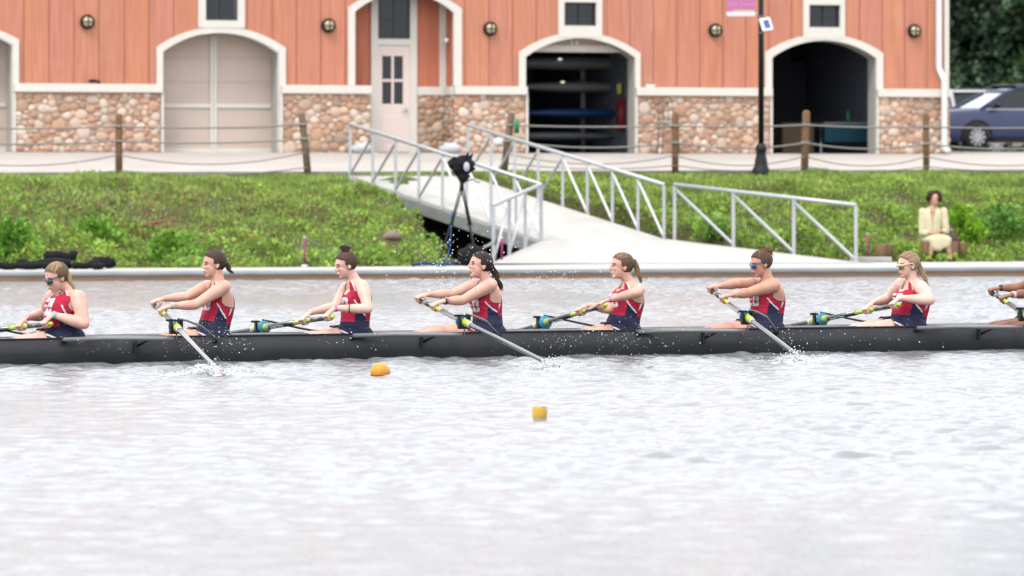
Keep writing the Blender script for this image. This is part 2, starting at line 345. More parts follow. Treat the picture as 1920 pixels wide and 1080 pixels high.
# blades of long grass on the upper bank
def grass():
    n=60000; X=rng.uniform(-12.5,13,n); T=1-rng.random(n)**1.6*.75; Y=backY(X)+T*(edgeY(X)-.14-backY(X)); k=~under_gangway(X,Y,.1); X,Y,T=X[k],Y[k],T[k]; n=len(X)
    Z=bank_z(X,Y)-.02; D=np.stack([rng.normal(0,.35,n),rng.normal(-.15,.3,n),np.ones(n)],-1)
    c=palette(n,(.27,.365,.085),.35); c*= (0.8+.35*sn(X,Y,1.3,3))[:,None]
    leaves('bank_grass',np.stack([X,Y,Z],-1),D,rng.uniform(.06,.17,n),np.clip(c,.01,1),M['leaf'],aspect=.10); tag(COL.objects['bank_grass'],kind='stuff')
grass()
def weed(name, R, Hh, n, base, label, X, Y, group=None):
    rt=empty(name,(X,Y,float(bank_z(np.array(X),np.array(Y)))-.03),label=label,cat='weed',group=group)
    th=rng.random(n)*6.283; q=np.sqrt(rng.random(n)); hh=rng.random(n)**.8; prof=np.sqrt(np.clip(1-(hh-.35)**2/.5,0.05,1))
    lob=1+.3*np.sin(th*3+hh*5)+.2*np.sin(th*5-hh*9)
    P=np.stack([np.cos(th)*R*q*prof*lob,np.sin(th)*R*q*prof*lob*.8,hh*Hh*(1+.25*np.sin(th*2))],-1)
    D=np.stack([np.cos(th)*.8,np.sin(th)*.8,rng.uniform(.0,1.2,n)],-1)+rng.normal(0,.4,(n,3))
    leaves('foliage',P,D,rng.uniform(.05,.12,n),palette(n,base,.4),M['leaf'],rt)
    sb=MB()
    for _ in range(9):
        a=rng.random()*6.28; r=rng.random()*R*.7; sb.tube([(0,0,0),(cos(a)*r*.5,sin(a)*r*.5,Hh*.4),(cos(a)*r,sin(a)*r,Hh*.85)],.006,4)
    sb.build('stems',M['woodgrey'],rt); return rt
WG='leafy weed clumps on the river bank'
for (px,py,R,Hh,nn,b,lab) in (
    (25,470,.42,.62,1100,(.12,.26,.03),'bushy bright green weed clump at the far left foot of the bank'),
    (180,440,.42,.40,700,(.16,.30,.045),'leafy weed clump above the black rolled mats'),
    (330,480,.45,.5,1100,(.15,.29,.04),'yellow green leafy clump right of the rolled mats'),
    
    (750,352,.22,.30,500,(.12,.25,.03),'green tuft against the upper left end of the gangway'),
    (1340,440,.36,.36,500,(.16,.29,.045),'leafy clump seen through the landing railing'),
    (1805,440,.36,.62,1000,(.17,.33,.02),'vivid yellow green shrub right behind the seated woman'),
    (1880,425,.5,.5,900,(.12,.25,.045),'darker green shrub at the right edge of the bank')):
    # find bank point on the ray
    best=None
    for Y in np.arange(78,100,.1):
        X=(px-960)/F*Y
        if Y<backY(X): continue
        if CAMH+(HY-(py+20))/F*Y<=bank_z(np.array(X),np.array(Y)): best=(X,Y); break
    if best: weed('weed_clump',R,Hh,nn,b,lab,best[0],best[1],WG)
# rocks and a fallen branch on the bank
def hit(px,py):
    for Y in np.arange(77,101,.05):
        X=(px-960)/F*Y
        if Y>=backY(X) and CAMH+(HY-py)/F*Y<=bank_z(np.array(X),np.array(Y)): return Vector((X,Y,CAMH+(HY-py)/F*Y))
    return at(px,py,90)
def rock(px,py,r,label):
    m=MB(); m.ell((0,0,0),(r,r*.8,r*.6),nu=14,nv=9); m.v=[tuple(Vector(p)*(1+.12*sin(p[0]*21+p[2]*17)+.08*sin(p[1]*33))) for p in m.v]
    tag(m.build('rock',mat('bank_rock',(.30,.22,.18),.9,noise=.3,bump=.4),loc=hit(px,py)+Vector((0,0,r*.2))),label,'rock')
rock(735,447,.17,'rounded reddish rock half buried on the bank beside the gangway'); rock(782,478,.11,'small pale rock low on the bank under the gangway'); rock(478,447,.10,'small brown stone among weeds on the left bank')
b=hit(280,434); m=MB(); m.tube([b+Vector((-.25,-.1,.02)),b+Vector((.0,-.12,.14)),b+Vector((.3,-.1,.2)),b+Vector((.6,-.05,.2))],[.03,.028,.02,.012],7); m.tube([b+Vector((.1,-.1,.15)),b+Vector((.3,-.12,.09)),b+Vector((.45,-.1,.1))],[.02,.014,.008],6)
tag(m.build('fallen_branch',mat('bare_branch',(.33,.15,.10),.8,noise=.3)),'bare reddish fallen branch lying on the left bank','branch')
# ================================================================== TREES (far right, behind the car park)
def tree(X,Y,z,h,R,label,base,seed):
    global rng; rng=np.random.default_rng(seed)
    rt=empty('broadleaf_tree',(X,Y,z),label=label,cat='tree',group='dark trees behind the parked cars')
    m=MB(); m.tube([(0,0,-.2),(.05,0,h*.2),(-.05,.1,h*.45),(.05,0,h*.75)],[.28,.22,.15,.05],10)
    lobes=[]
    for k in range(22):
        a=rng.random()*6.283; hh=rng.uniform(.14,.95); r=R*(1-abs(hh-.45)*1.1)*rng.uniform(.3,.95)
        c=np.array([cos(a)*r,sin(a)*r,hh*h]); lobes.append((c,R*rng.uniform(.28,.5)))
        if k<9: m.tube([(0,0,h*min(.7,hh*.6)),tuple(c*np.array([.5,.5,.9])),tuple(c)],[.09,.05,.02],6)
    m.build('trunk',M['woodgrey'],rt)
    P=[];D=[];C=[]
    for c,r in lobes:
        n=1500; d=rng.normal(size=(n,3)); d/=np.linalg.norm(d,axis=1,keepdims=True); q=r*(rng.random(n)**.35)*(1+.25*np.sin(d[:,0]*7+c[0])*np.sin(d[:,2]*6))
        P.append(c+d*q[:,None]); D.append(d+rng.normal(0,.6,(n,3))-np.array([0,0,.3])); cc=palette(n,base,.45)*rng.uniform(.65,1.25); C.append(cc)
    P=np.concatenate(P);D=np.concatenate(D);C=np.concatenate(C)
    leaves('crown',P,D,rng.uniform(.14,.30,len(P)),C,M['treeleaf'],rt,aspect=.4)
for a in ((13.2,146,2.4,8.5,3.6,'dark green tree nearest the boathouse corner, behind the cars',(.085,.14,.08),31),
          (17.2,143,2.4,9,3.8,'broad dark tree at the right edge behind the blue car',(.085,.16,.075),32),
          (15.2,152,2.4,10.5,4.2,'tall dark tree standing between and behind the other two',(.07,.12,.07),33),
          (21.2,150,2.4,10,4.2,'dark tree furthest right behind the car park',(.08,.14,.075),34),
          (10.4,154,2.4,10,4,'dark tree mostly hidden by the boathouse corner',(.07,.13,.07),35)): tree(*a)
# low hedge-like bushes under them
rng=np.random.default_rng(5)
n=26000; X=rng.uniform(8,26,n); Y=rng.uniform(136,139,n)+.2*X; Z=2.4+rng.random(n)**1.0*2.0*(.75+.3*np.sin(X*1.7)+.15*np.sin(X*4)); D=rng.normal(size=(n,3))+np.array([0,-.5,.4])
o=leaves('shrub_belt',np.stack([X,Y,Z],-1),D,rng.uniform(.1,.22,n),palette(n,(.045,.085,.035),.5),M['treeleaf']); tag(o,kind='stuff')
# ================================================================== BOATHOUSE
BH = empty('boathouse',(BO.x,BO.y,ZB),BA,label='long two storey boathouse with orange siding, cobblestone base and cream arches',cat='boathouse')
def fu(px):            # facade coordinate u at pixel column px
    k=(px-960)/F; # X=k*Y ; X=BO.x+u*BU.x ; Y=BO.y+u*BU.y
    return (k*BO.y-BO.x)/(BU.x-k*BU.y)
def fz(px,py):         # height above the base
    Y=BO.y+fu(px)*BU.y; return CAMH+(HY-py)/F*Y-ZB
STZ=1.34; BZ0=1.34; BZ1=1.53; TOP=5.9
class Arch:
    def __init__(s,cx0,cx1,inner0,inner1,spring_o,apex_o,spring_i,apex_i,depth):
        s.o0,s.o1=fu(cx0),fu(cx1); s.i0,s.i1=fu(inner0),fu(inner1); mid=(cx0+cx1)/2
        s.so,s.ao=fz(cx0,spring_o),fz(mid,apex_o); s.si,s.ai=fz(inner0,spring_i),fz(mid,apex_i); s.d=depth
    def arc(s,u,a,b,lo,hi):
        c=(a+b)/2; h=(b-a)/2; rise=hi-lo; R=(h*h+rise*rise)/(2*rise); x=np.clip(u-c,-h,h); return lo+np.sqrt(R*R-x*x)-(R-rise)
    def zo(s,u): return s.arc(u,s.o0,s.o1,s.so,s.ao)
    def zi(s,u): return s.arc(u,s.i0,s.i1,s.si,s.ai)
A0=Arch(-203,35,-190,23,72,42,82,52,.72); A1=Arch(293,535,305,522,88,50,97,61,.72); A3=Arch(972,1200,985,1190,98,61,107,72,.50); A4=Arch(1434,1655,1447,1642,98,64,108,76,.50)
AP=Arch(652,865,665,850,14,-22,22,-13,.0)
arches=[A0,A1,A3,A4]
PANEL=.572
EDGE_R=fu(1777)
# --- siding: panel colours vary, lapped joints between with their shade painted on
sid=bpy.data.materials.new('painted_siding'); sid.use_nodes=True; t=sid.node_tree; p=t.nodes['Principled BSDF']; p.inputs['Specular IOR Level'].default_value=.15; p.inputs['Roughness'].default_value=.7; L=t.links.new
tc=t.nodes.new('ShaderNodeTexCoord'); an=t.nodes.new('ShaderNodeAttribute'); an.attribute_name='Col'
mp=t.nodes.new('ShaderNodeMapping'); mp.inputs['Scale'].default_value=(7,1,.35); nz=t.nodes.new('ShaderNodeTexNoise'); nz.inputs['Scale'].default_value=2.2; nz.inputs['Detail'].default_value=5; L(tc.outputs['Object'],mp.inputs[0]); L(mp.outputs[0],nz.inputs[0])
m2=t.nodes.new('ShaderNodeMixRGB'); m2.blend_type='MULTIPLY'; m2.inputs[0].default_value=1; rr=t.nodes.new('ShaderNodeMapRange'); rr.inputs[1].default_value=.3; rr.inputs[2].default_value=.7; rr.inputs[3].default_value=.84; rr.inputs[4].default_value=1.12; L(nz.outputs[0],rr.inputs[0]); L(an.outputs['Color'],m2.inputs[1]); L(rr.outputs[0],m2.inputs[2])
nz2=t.nodes.new('ShaderNodeTexNoise'); nz2.inputs['Scale'].default_value=1.3; nz2.inputs['Detail'].default_value=3; L(tc.outputs['Object'],nz2.inputs[0]); r2=t.nodes.new('ShaderNodeMapRange'); r2.inputs[1].default_value=.58; r2.inputs[2].default_value=.8; r2.inputs[4].default_value=.35; L(nz2.outputs[0],r2.inputs[0])
m3=t.nodes.new('ShaderNodeMixRGB'); L(r2.outputs[0],m3.inputs[0]); L(m2.outputs[0],m3.inputs[1]); m3.inputs[2].default_value=(.41,.21,.15,1); L(m3.outputs[0],p.inputs['Base Color'])
PC={}
def panel_col(k):
    if k not in PC:
        r=random.Random(k*7+3); a=r.random(); a=(k%2)*.35+a*.5; c=(.390-.022*a,.157-.008*a+.008*r.random(),.093+.012*a+.008*r.random()); PC[k]=c
    return PC[k]
holes=[]   # (u0,u1,zlo(u),zhi(u))
for A in arches: holes.append((A.o0+.05,A.o1-.05,lambda u:-9+0*u,lambda u,A=A:A.zo(u)-.05))
holes.append((AP.o0+.06,AP.o1-.06,lambda u:-9+0*u,lambda u:AP.zo(u)-.05))
WIN=[(371,458,385,445,-40,38,52),(1046,1128,1057,1117,4,48,70),(1505,1583,1516,1574,9,51,72)]
for (a,b,g0,g1,y0,y1,yb) in WIN:
    holes.append((fu(g0)-.03,fu(g1)+.03,lambda u,g=(g0,y1):fz(*g)-.03+0*u,lambda u,g=(g0,y0):min(fz(*g)+.03,TOP-.1)+0*u))
brk=set(np.round(np.arange(-3.9,EDGE_R,.06),4))|{EDGE_R}
for h in holes: brk|={h[0],h[1]}
brk|={-.0+k*PANEL+fu(44) for k in range(-8,42)}
brk=sorted(b for b in brk if -3.9<=b<=EDGE_R); vs=[];fs=[];cols=[]
groove=.010
for a,b in zip(brk[:-1],brk[1:]):
    if b-a<1e-4: continue
    mid=(a+b)/2; iv=[(BZ1-.05,TOP)]
    k=math.floor((mid-fu(44))/PANEL)
    hs=[h for h in holes if h[0]<mid<h[1]]
    def fn(zc): return (lambda u:zc)
    segs=[[fn(BZ1-.05),fn(TOP)]]
    for h in hs:
        ns=[]
        for lo,hi in segs:
            zl,zh=float(h[2](mid)),float(h[3](mid))
            if zh<=lo(mid) or zl>=hi(mid): ns.append([lo,hi]); continue
            if zl>lo(mid): ns.append([lo,h[2]])
            if zh<hi(mid): ns.append([h[3],hi])
        segs=ns
    ua,ub=a,b; e=1e-6
    for lo,hi in segs:
        n0=len(vs); g=(mid-fu(44))/PANEL-k; off=groove*g   # lapped: each board tilts slightly proud at one edge
        ya=-((a-fu(44))/PANEL-k)*groove; yb_=-((b-fu(44))/PANEL-k)*groove
        vs+= [(a,ya,float(lo(a+e))),(b,yb_,float(lo(b-e))),(b,yb_,float(hi(b-e))),(a,ya,float(hi(a+e)))]; fs.append([n0,n0+1,n0+2,n0+3]); cols.append(panel_col(k))
        if abs((b-fu(44))/PANEL-(k+1))<1e-3:
            n0=len(vs); vs+=[(b,yb_,float(lo(b-e))),(b,0,float(lo(b-e))),(b,0,float(hi(b-e))),(b,yb_,float(hi(b-e)))]; fs.append([n0,n0+1,n0+2,n0+3]); cols.append(tuple(.35*x for x in panel_col(k)))  # lap edge takes a darkened board colour as painted shade
# thin raised strips, dark to paint the shade line of each board joint
jl=MB()
for k in range(-6,40):
    u=fu(44)+k*PANEL
    if not -3.9<u<EDGE_R-.1: continue
    zb=BZ1
    for A in arches+[AP]:
        if A.o0<u<A.o1: zb=max(zb,float(A.zo(u)))
    bad=[w for w in WIN if fu(w[0])-.02<u<fu(w[1])+.02]
    if bad or zb>TOP-.3: continue
    jl.box(u-.007,u+.007,-.0125,.002,zb,TOP)
n0=len(vs); vs+=jl.v
for q in jl.f: fs.append([n0+z_ for z_ in q]); cols.append((.16,.055,.032))
o=meshobj('siding',vs,fs,[sid],BH,smooth=False); ca=o.data.color_attributes.new('Col','FLOAT_COLOR','CORNER')
cc=np.ones((len(fs),4,4),np.float32); cc[:,:,:3]=np.array(cols)[:,None,:]; ca.data.foreach_set('color',cc.ravel())
# --- arch frames, soffits
def arch_trim(A, name='arch_frame', proud=.05, zbot=0.0, seg=28):
    m=MB(); zb=zbot
    def path(i0,i1,zs,fn):
        pts=[(i0,zb)]+[(u,float(fn(u))) for u in np.linspace(i0,i1,seg)]+[(i1,zb)]; return pts
    out=path(A.o0,A.o1,A.so,A.zo); inn=path(A.i0,A.i1,A.si,A.zi); n=len(out)
    vs=[(u,-proud,z) for u,z in out]+[(u,-proud,z) for u,z in inn]+[(u,.06,z) for u,z in out]+[(u,.06,z) for u,z in inn]
    fs=[]
    for i in range(n-1):
        fs+=[[i,i+1,n+i+1,n+i],[2*n+i,2*n+i+1,i+1,i],[n+i,n+i+1,3*n+i+1,3*n+i]]
    m.add(vs,fs); m.build(name,M['cream'],BH)
    if A.d:
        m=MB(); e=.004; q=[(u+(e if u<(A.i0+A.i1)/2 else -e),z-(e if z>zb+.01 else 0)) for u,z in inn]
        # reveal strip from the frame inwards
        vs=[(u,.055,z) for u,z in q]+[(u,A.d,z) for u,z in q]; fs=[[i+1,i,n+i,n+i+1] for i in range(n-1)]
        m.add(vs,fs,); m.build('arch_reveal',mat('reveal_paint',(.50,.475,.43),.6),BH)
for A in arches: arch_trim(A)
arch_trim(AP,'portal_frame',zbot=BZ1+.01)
# corner blocks below arches: frame legs run over the band
# --- band (water table) and stone base sections
secs=[(fu(28),fu(300)),(fu(529),fu(694)),(fu(849),fu(984)),(fu(1193),fu(1443)),(fu(1645),EDGE_R+.02)]
secs_band=[(fu(24),fu(303)),(fu(526),fu(694)),(fu(850),fu(986)),(fu(1190),fu(1445)),(fu(1642),EDGE_R+.06)]
for a,b in secs_band: bm_=MB(); bm_.box(a,b,-.16,.02,BZ0,BZ1); bm_.build('water_table',M['cream'],BH,bevel=.01)
def stone_patch(u0,u1,z0,z1,name='stone_veneer',seed=1,origin=(0,-.07),axis=(1,0),dark=1.0,parent=None):
    """river stones set in mortar, along a wall; origin/axis give wall line in the facade frame"""
    r=np.random.default_rng(seed); m=MB(); L_=u1-u0
    pts=[];tries=0
    while tries<9000:
        tries+=1
        rad=r.choice([.078,.10,.125,.155],p=[.28,.36,.24,.12]) if tries<2500 else r.choice([.055,.07])
        u=r.uniform(rad*.8,L_-rad*.8); z=r.uniform(z0+rad*.6,z1-rad*.6); asp=r.uniform(.95,1.35)
        ok=True
        for (a,b,c) in pts:
            if ((a-u))**2+((b-z)*1.15)**2<((c+rad)*.93)**2: ok=False;break
        if ok: pts.append((u,z,rad))
        if len(pts)>int(L_*(z1-z0)*70): break
    cols=[]
    pal=[(.56,.40,.29),(.50,.33,.23),(.60,.46,.36),(.44,.27,.18),(.55,.44,.36),(.40,.29,.22),(.62,.50,.41),(.48,.29,.20)]
    for (u,z,rad) in pts:
        n0=len(m.f); a=r.uniform(-.5,.5); R=Matrix.Rotation(a,3,'Y'); sx=rad*r.uniform(1.02,1.25); sz=rad*r.uniform(.86,1.08)
        c=Vector((origin[0]+axis[0]*(u0+u),origin[1]+axis[1]*(u0+u),z)); Rz=Matrix.Rotation(atan2(axis[1],axis[0]),3,'Z')
        k0=len(m.v); m.ell(c,(sx,.034,sz),Rz@R,nu=10,nv=7)
        ph=r.uniform(0,6,3)
        for i in range(k0,len(m.v)):
            p_=Vector(m.v[i])-c; f_=1+.10*sin(p_.x/rad*2.1+ph[0])+.08*sin(p_.z/rad*2.7+ph[1]); m.v[i]=tuple(c+p_*f_)
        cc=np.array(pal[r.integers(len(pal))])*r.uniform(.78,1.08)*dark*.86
        cols += [tuple(cc)]*(len(m.f)-n0)
    n1=len(m.f)
    A=Vector((origin[0]+axis[0]*u0,origin[1]+axis[1]*u0,0)); B=Vector((origin[0]+axis[0]*u1,origin[1]+axis[1]*u1,0))
    m.add([A+Vector((0,0,z0)),B+Vector((0,0,z0)),B+Vector((0,0,z1)),A+Vector((0,0,z1))],[[0,1,2,3]])
    cols += [(.36,.235,.17)]*1
    o=m.build(name,M['stone'],parent or BH)
    ca=o.data.color_attributes.new('Col','FLOAT_COLOR','CORNER'); arr=[]
    for f_,c_ in zip(o.data.polygons,cols): arr += [c_[0],c_[1],c_[2],1]*f_.loop_total
    ca.data.foreach_set('color',arr)
for i,(a,b) in enumerate(secs): stone_patch(a,b,0.0,BZ0+.004,seed=20+i)
# ends of the stone sections at the openings (cream angle trims)
for u in (fu(26),fu(303),fu(526),fu(986),fu(1191),fu(1444),fu(1643)): et=MB(); et.box(u-.025,u+.025,-.11,.0,0,BZ0-.003); et.build('corner_bead',M['cream'],BH)
# --- corner trim at the right end, side wall, downspout
ct=MB(); ct.box(EDGE_R-.10,EDGE_R+.02,-.04,.3,BZ1+.003,TOP); ct.build('corner_board',M['cream'],BH)
sw=MB(); sw.box(EDGE_R-.05,EDGE_R-.01,.31,14,0,TOP); sw.build('side_wall',mat('side_siding',(.55,.19,.11),.7,noise=.1),BH)
rf=MB(); rf.box(-4.6,EDGE_R+.3,-.35,14.2,TOP,TOP+.2); rf.build('upper_floor_slab',M['cream'],BH)
rr_=MB(); x0,x1=-4.9,EDGE_R+.6; rr_.add([(x0,-.5,TOP+.2),(x1,-.5,TOP+.2),(x1,14.5,TOP+.2),(x0,14.5,TOP+.2),(x0,7,TOP+1.6),(x1,7,TOP+1.6)],[[0,1,5,4],[2,3,4,5],[0,4,3],[1,2,5],[0,3,2,1]]); rr_.build('roof',mat('roof_shingle',(.12,.11,.11),.9,noise=.3),BH)  # unseen roof, shaped low so the river mirrors more sky
ds=MB(); ud=fu(1757); ds.bar((ud,-.10,TOP),(ud,-.10,fz(1757,128)),.13,.10,up=(0,1,0)); ds.bar((ud,-.10,fz(1757,128)),(ud+.09,-.22,fz(1757,152)),.13,.10,up=(0,1,0)); ds.bar((ud+.09,-.22,fz(1757,152)),(ud+.09,-.22,.12),.13,.10,up=(0,1,0)); ds.bar((ud+.09,-.22,.14),(ud+.17,-.35,.05),.13,.10)
ds.build('downspout',M['white'],BH,bevel=.015)
# --- windows above the arches
def window(px0,px1,g0,g1,y0,y1,yb):
    z1=fz(g0,y0) if y0>0 else TOP-.25; m=MB(); a,b=fu(px0),fu(px1); ga,gb=fu(g0),fu(g1); zb=fz(g0,yb); zg=fz(g0,y1); zt=fz(g0,-8) if y0>0 else TOP-.02
    m.box(a,ga,-.06,.03,zb,zt); m.box(gb,b,-.06,.03,zb,zt); m.box(ga,gb,-.06,.03,zb,zg); m.box(ga,gb,-.06,.03,z1,zt) if y0>0 else None
    fr=m.build('window',M['cream'],BH)
    d=MB(); t_=.045; d.box(ga,ga+t_,.02,.07,zg,z1); d.box(gb-t_,gb,.02,.07,zg,z1); d.box(ga+t_,gb-t_,.02,.07,zg,zg+t_); d.box(ga+t_,gb-t_,.02,.07,z1-t_,z1); um=(ga+gb)/2; d.box(um-.015,um+.015,.03,.07,zg+t_,z1-t_); zm=(zg+z1)/2; d.box(ga+t_,um-.015,.035,.065,zm-.01,zm+.01); d.box(um+.015,gb-t_,.035,.065,zm-.01,zm+.01); d.build('window_frame',M['darkframe'],fr)
    g=MB(); g.box(ga+t_,gb-t_,.075,.085,zg+t_,z1-t_); g.build('pane',M['glass'],fr)
    # pale room things behind the glass are only hinted by a blind
for w in WIN: window(*w)
# --- garage doors
def garage_door(A,name,zlow=0):
    m=MB(); n=30; us=np.linspace(A.i0,A.i1,n); y=A.d-.06
    vs=[(u,y,zlow) for u in us]+[(u,y,float(A.zi(u))-.005) for u in us]; m.add(vs,[[i,i+1,n+i+1,n+i] for i in range(n-1)]); d=m.build(name,M['doorpink'],BH)
    r=MB(); c=A.i0+(A.i1-A.i0)*.495; w=.075
    r.box(c-w,c-.006,y-.04,y+.004,.11,float(A.zi(c))-.04); r.box(c+.006,c+w,y-.04,y+.004,.11,float(A.zi(c))-.04)
    r.box(A.i0+.02,c-w-.003,y-.035,y+.004,1.02,1.11); r.box(c+w+.003,A.i1-.02,y-.035,y+.004,1.02,1.11); r.box(A.i0+.01,A.i1-.01,y-.045,y+.004,0.0,.10)
    r.build('door_rails',M['cream'],d)
    h=MB()
    for z in (.55,1.6,2.15): h.box(A.i0+.03,c-w-.01,y-.006,y+.003,z,z+.012); h.box(c+w+.01,A.i1-.03,y-.006,y+.003,z,z+.012)
    h.build('panel_seams',mat('seam',(.5,.38,.34),.7),d)
garage_door(A0,'garage_door'); garage_door(A1,'garage_door')
# rolled-up door of the third arch: top segment still showing
A=A3; m=MB(); n=24; us=np.linspace(A.i0+.25,A.i1-.25,n); y=A.d-.06; zc=fz(1090,95)
m.add([(u,y,zc) for u in us]+[(u,y,max(zc,float(A.zi(u))-.004)) for u in us],[[i,i+1,n+i+1,n+i] for i in range(n-1)]); d=m.build('garage_door',M['doorpink'],BH)
r=MB(); r.box(A.i0+.18,A.i1-.18,y-.05,y-.002,fz(1090,97),fz(1090,84)); c=(A.i0+A.i1)/2; r.box(c-.12,c-.04,y-.04,y-.002,fz(1090,83.5),float(A.zi(c))-.03); r.box(c+.0,c+.1,y-.04,y-.002,fz(1090,83.5),float(A.zi(c))-.03); r.build('door_rails',M['cream'],d)
# --- interiors (real dark rooms)
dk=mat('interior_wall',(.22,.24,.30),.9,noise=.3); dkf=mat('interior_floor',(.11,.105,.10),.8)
def room(u0,u1,dep,zt):
    m=MB(); y0=.30
    m.mat(0).add([(u0,dep,0),(u1,dep,0),(u1,dep,zt),(u0,dep,zt)],[[0,1,2,3]]); m.add([(u0,y0,0),(u0,dep,0),(u0,dep,zt),(u0,y0,zt)],[[0,1,2,3]]); m.add([(u1,y0,0),(u1,dep,0),(u1,dep,zt),(u1,y0,zt)],[[3,2,1,0]])
    m.add([(u0,y0,zt),(u0,dep,zt),(u1,dep,zt),(u1,y0,zt)],[[0,1,2,3]]); m.mat(1).add([(u0,-.02,.004),(u1,-.02,.004),(u1,dep,.006),(u0,dep,.006)],[[0,1,2,3]])
    m.build('room',[dk,dkf],BH)
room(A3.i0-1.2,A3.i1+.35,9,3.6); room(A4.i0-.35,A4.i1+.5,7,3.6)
# inner side of front wall round the openings (keeps the sky out)
iw=MB()
for A in (A3,A4):
    n=24; us=np.linspace(A.i0,A.i1,n); y=A.d+.002
    iw.add([(u,y,float(A.zi(u))-.006) for u in us]+[(u,y,3.6) for u in us],[[i,i+1,n+i+1,n+i] for i in range(n-1)]); iw.add([(A.i0-1.3,y,0),(A.i0,y,0),(A.i0,y,3.6),(A.i0-1.3,y,3.6)],[[0,1,2,3]]); iw.add([(A.i1,y,0),(A.i1+1.3 if A is A3 else A.i1+.6,y,0),(A.i1+1.3 if A is A3 else A.i1+.6,y,3.6),(A.i1,y,3.6)],[[0,1,2,3]])
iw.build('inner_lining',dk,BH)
# --- entry recess with door
RD=.68; mpx=lambda px,y=0: None
def fud(px,dep):      # facade coordinate of pixel column at depth dep behind the facade
    k=(px-960)/F; ox=BO.x-BN.x*dep; oy=BO.y-BN.y*dep; return (k*oy-ox)/(BU.x-k*BU.y)
def fzd(px,py,dep):
    u=fud(px,dep); Y=BO.y-BN.y*dep+u*BU.y; return CAMH+(HY-py)/F*Y-ZB
ur=fud(831,RD); ul=AP.i0-.35
m=MB(); 
def quadw(m,a,b,z0,z1,flip=False): m.add([(a[0],a[1],z0),(b[0],b[1],z0),(b[0],b[1],z1),(a[0],a[1],z1)],[[0,1,2,3]])
quadw(m,(ul,RD),(fud(695,RD),RD),BZ1,TOP); quadw(m,(fud(781,RD),RD),(AP.i1+.02,RD),BZ1,TOP); quadw(m,(AP.i1+.02,.02),(AP.i1+.021,RD),BZ1,TOP); quadw(m,(ul,RD),(ul,.02),BZ1,TOP)
o=m.build('recess_siding',sid,BH); ca=o.data.color_attributes.new('Col','FLOAT_COLOR','CORNER'); ca.data.foreach_set('color',[.37,.125,.075,1]*len(o.data.loops))
m=MB(); m.box(fud(695,RD),fud(708,RD),RD-.05,RD+.03,0,TOP); m.box(fud(768,RD),fud(781,RD),RD-.05,RD+.03,0,TOP); m.box(fud(708,RD),fud(768,RD),RD-.05,RD+.03,fzd(740,85,RD),fzd(740,73,RD))
m.box(ul,fud(694,RD),RD-.06,RD+.01,BZ0,BZ1); m.box(fud(782,RD),AP.i1+.01,RD-.06,RD+.01,BZ0,BZ1); m.box(AP.i1-.05,AP.i1+.02,.03,RD-.061,BZ0,BZ1)
m.box(fud(826,RD)-.03,fud(838,RD)-.03,RD-.03,RD-.001,BZ1+.002,TOP); m.build('recess_trim',M['cream'],BH)
m=MB(); m.add([(AP.o0,-.0,TOP-.02),(AP.o1,0,TOP-.02),(AP.o1,RD,TOP-.02),(AP.o0,RD,TOP-.02)],[[0,1,2,3]]); m.build('recess_ceiling',M['cream'],BH)
stone_patch(ul,fud(694,RD),0,BZ0,seed=41,origin=(0,RD-.02),dark=.8); stone_patch(fud(782,RD),AP.i1,0,BZ0,seed=42,origin=(0,RD-.02),dark=.85); stone_patch(.03,RD-.02,0,BZ0,seed=43,origin=(AP.i1+.0,0),axis=(0,1),dark=.8)  # recess stones get a darker tint, the shade painted into their colour
m=MB(); a,b=fud(708,RD),fud(768,RD); z0,z1=fzd(740,72,RD),TOP-.03; m.box(a,b,RD+.0,RD+.02,z0,z1); w=m.build('window',M['glass'],BH)
m=MB(); t_=.04; m.box(a,a+t_,RD-.03,RD-.001,z0,z1); m.box(b-t_,b,RD-.03,RD-.001,z0,z1); m.box(a+t_,b-t_,RD-.03,RD-.001,z0,z0+t_); m.box((a+b)/2-.012,(a+b)/2+.012,RD-.02,RD-.001,z0+t_,z1); m.box(a+t_,(a+b)/2-.012,RD-.018,RD-.001,z0+.42,z0+.44); m.box((a+b)/2+.012,b-t_,RD-.018,RD-.001,z0+.42,z0+.44); m.build('window_frame',M['darkframe'],w)
# door leaf with glazed opening
a,b=fud(704,RD),fud(774,RD); zt=fzd(740,86,RD); ga,gb=fud(716,RD),fud(755,RD); g0,g1=fzd(736,195,RD),fzd(736,105,RD); y=RD-.0
m=MB(); m.box(a,ga,y-.03,y+.02,.02,zt); m.box(gb,b,y-.03,y+.02,.02,zt); m.box(ga,gb,y-.03,y+.02,.02,g0); m.box(ga,gb,y-.03,y+.02,g1,zt); um=(ga+gb)/2; zm=fzd(736,151,RD); m.box(um-.03,um+.03,y-.035,y+.0,g0,g1); m.box(ga,um-.03,y-.035,y+.0,zm-.03,zm+.03); m.box(um+.03,gb,y-.035,y+.0,zm-.03,zm+.03)
pa,pb=fud(713,RD),fud(757,RD); m.box(pa,pb,y-.04,y-.031,fzd(736,265,RD),fzd(736,218,RD)); dr=m.build('entry_door',M['doorskin'],BH,bevel=.006)
m=MB(); m.box(ga,gb,y+.004,y+.012,g0,g1); m.build('pane',M['glass'],dr)
m=MB(); u=fud(762,RD); z=fzd(762,208,RD); m.box(u-.05,u+.02,y-.035,y-.03,z-.05,z+.08); m.tube([(u,y-.03,z),(u,y-.09,z)],.014); m.tube([(u,y-.09,z),(u-.12,y-.09,z)],.012); m.build('door_handle',M['steel'],dr)
m=MB()
for zz in (.25,1.2,2.15): m=MB(); m.box(a-.004,a+.03,y-.045,y-.031,zz,zz+.12); m.build('hinge',M['steel'],dr)
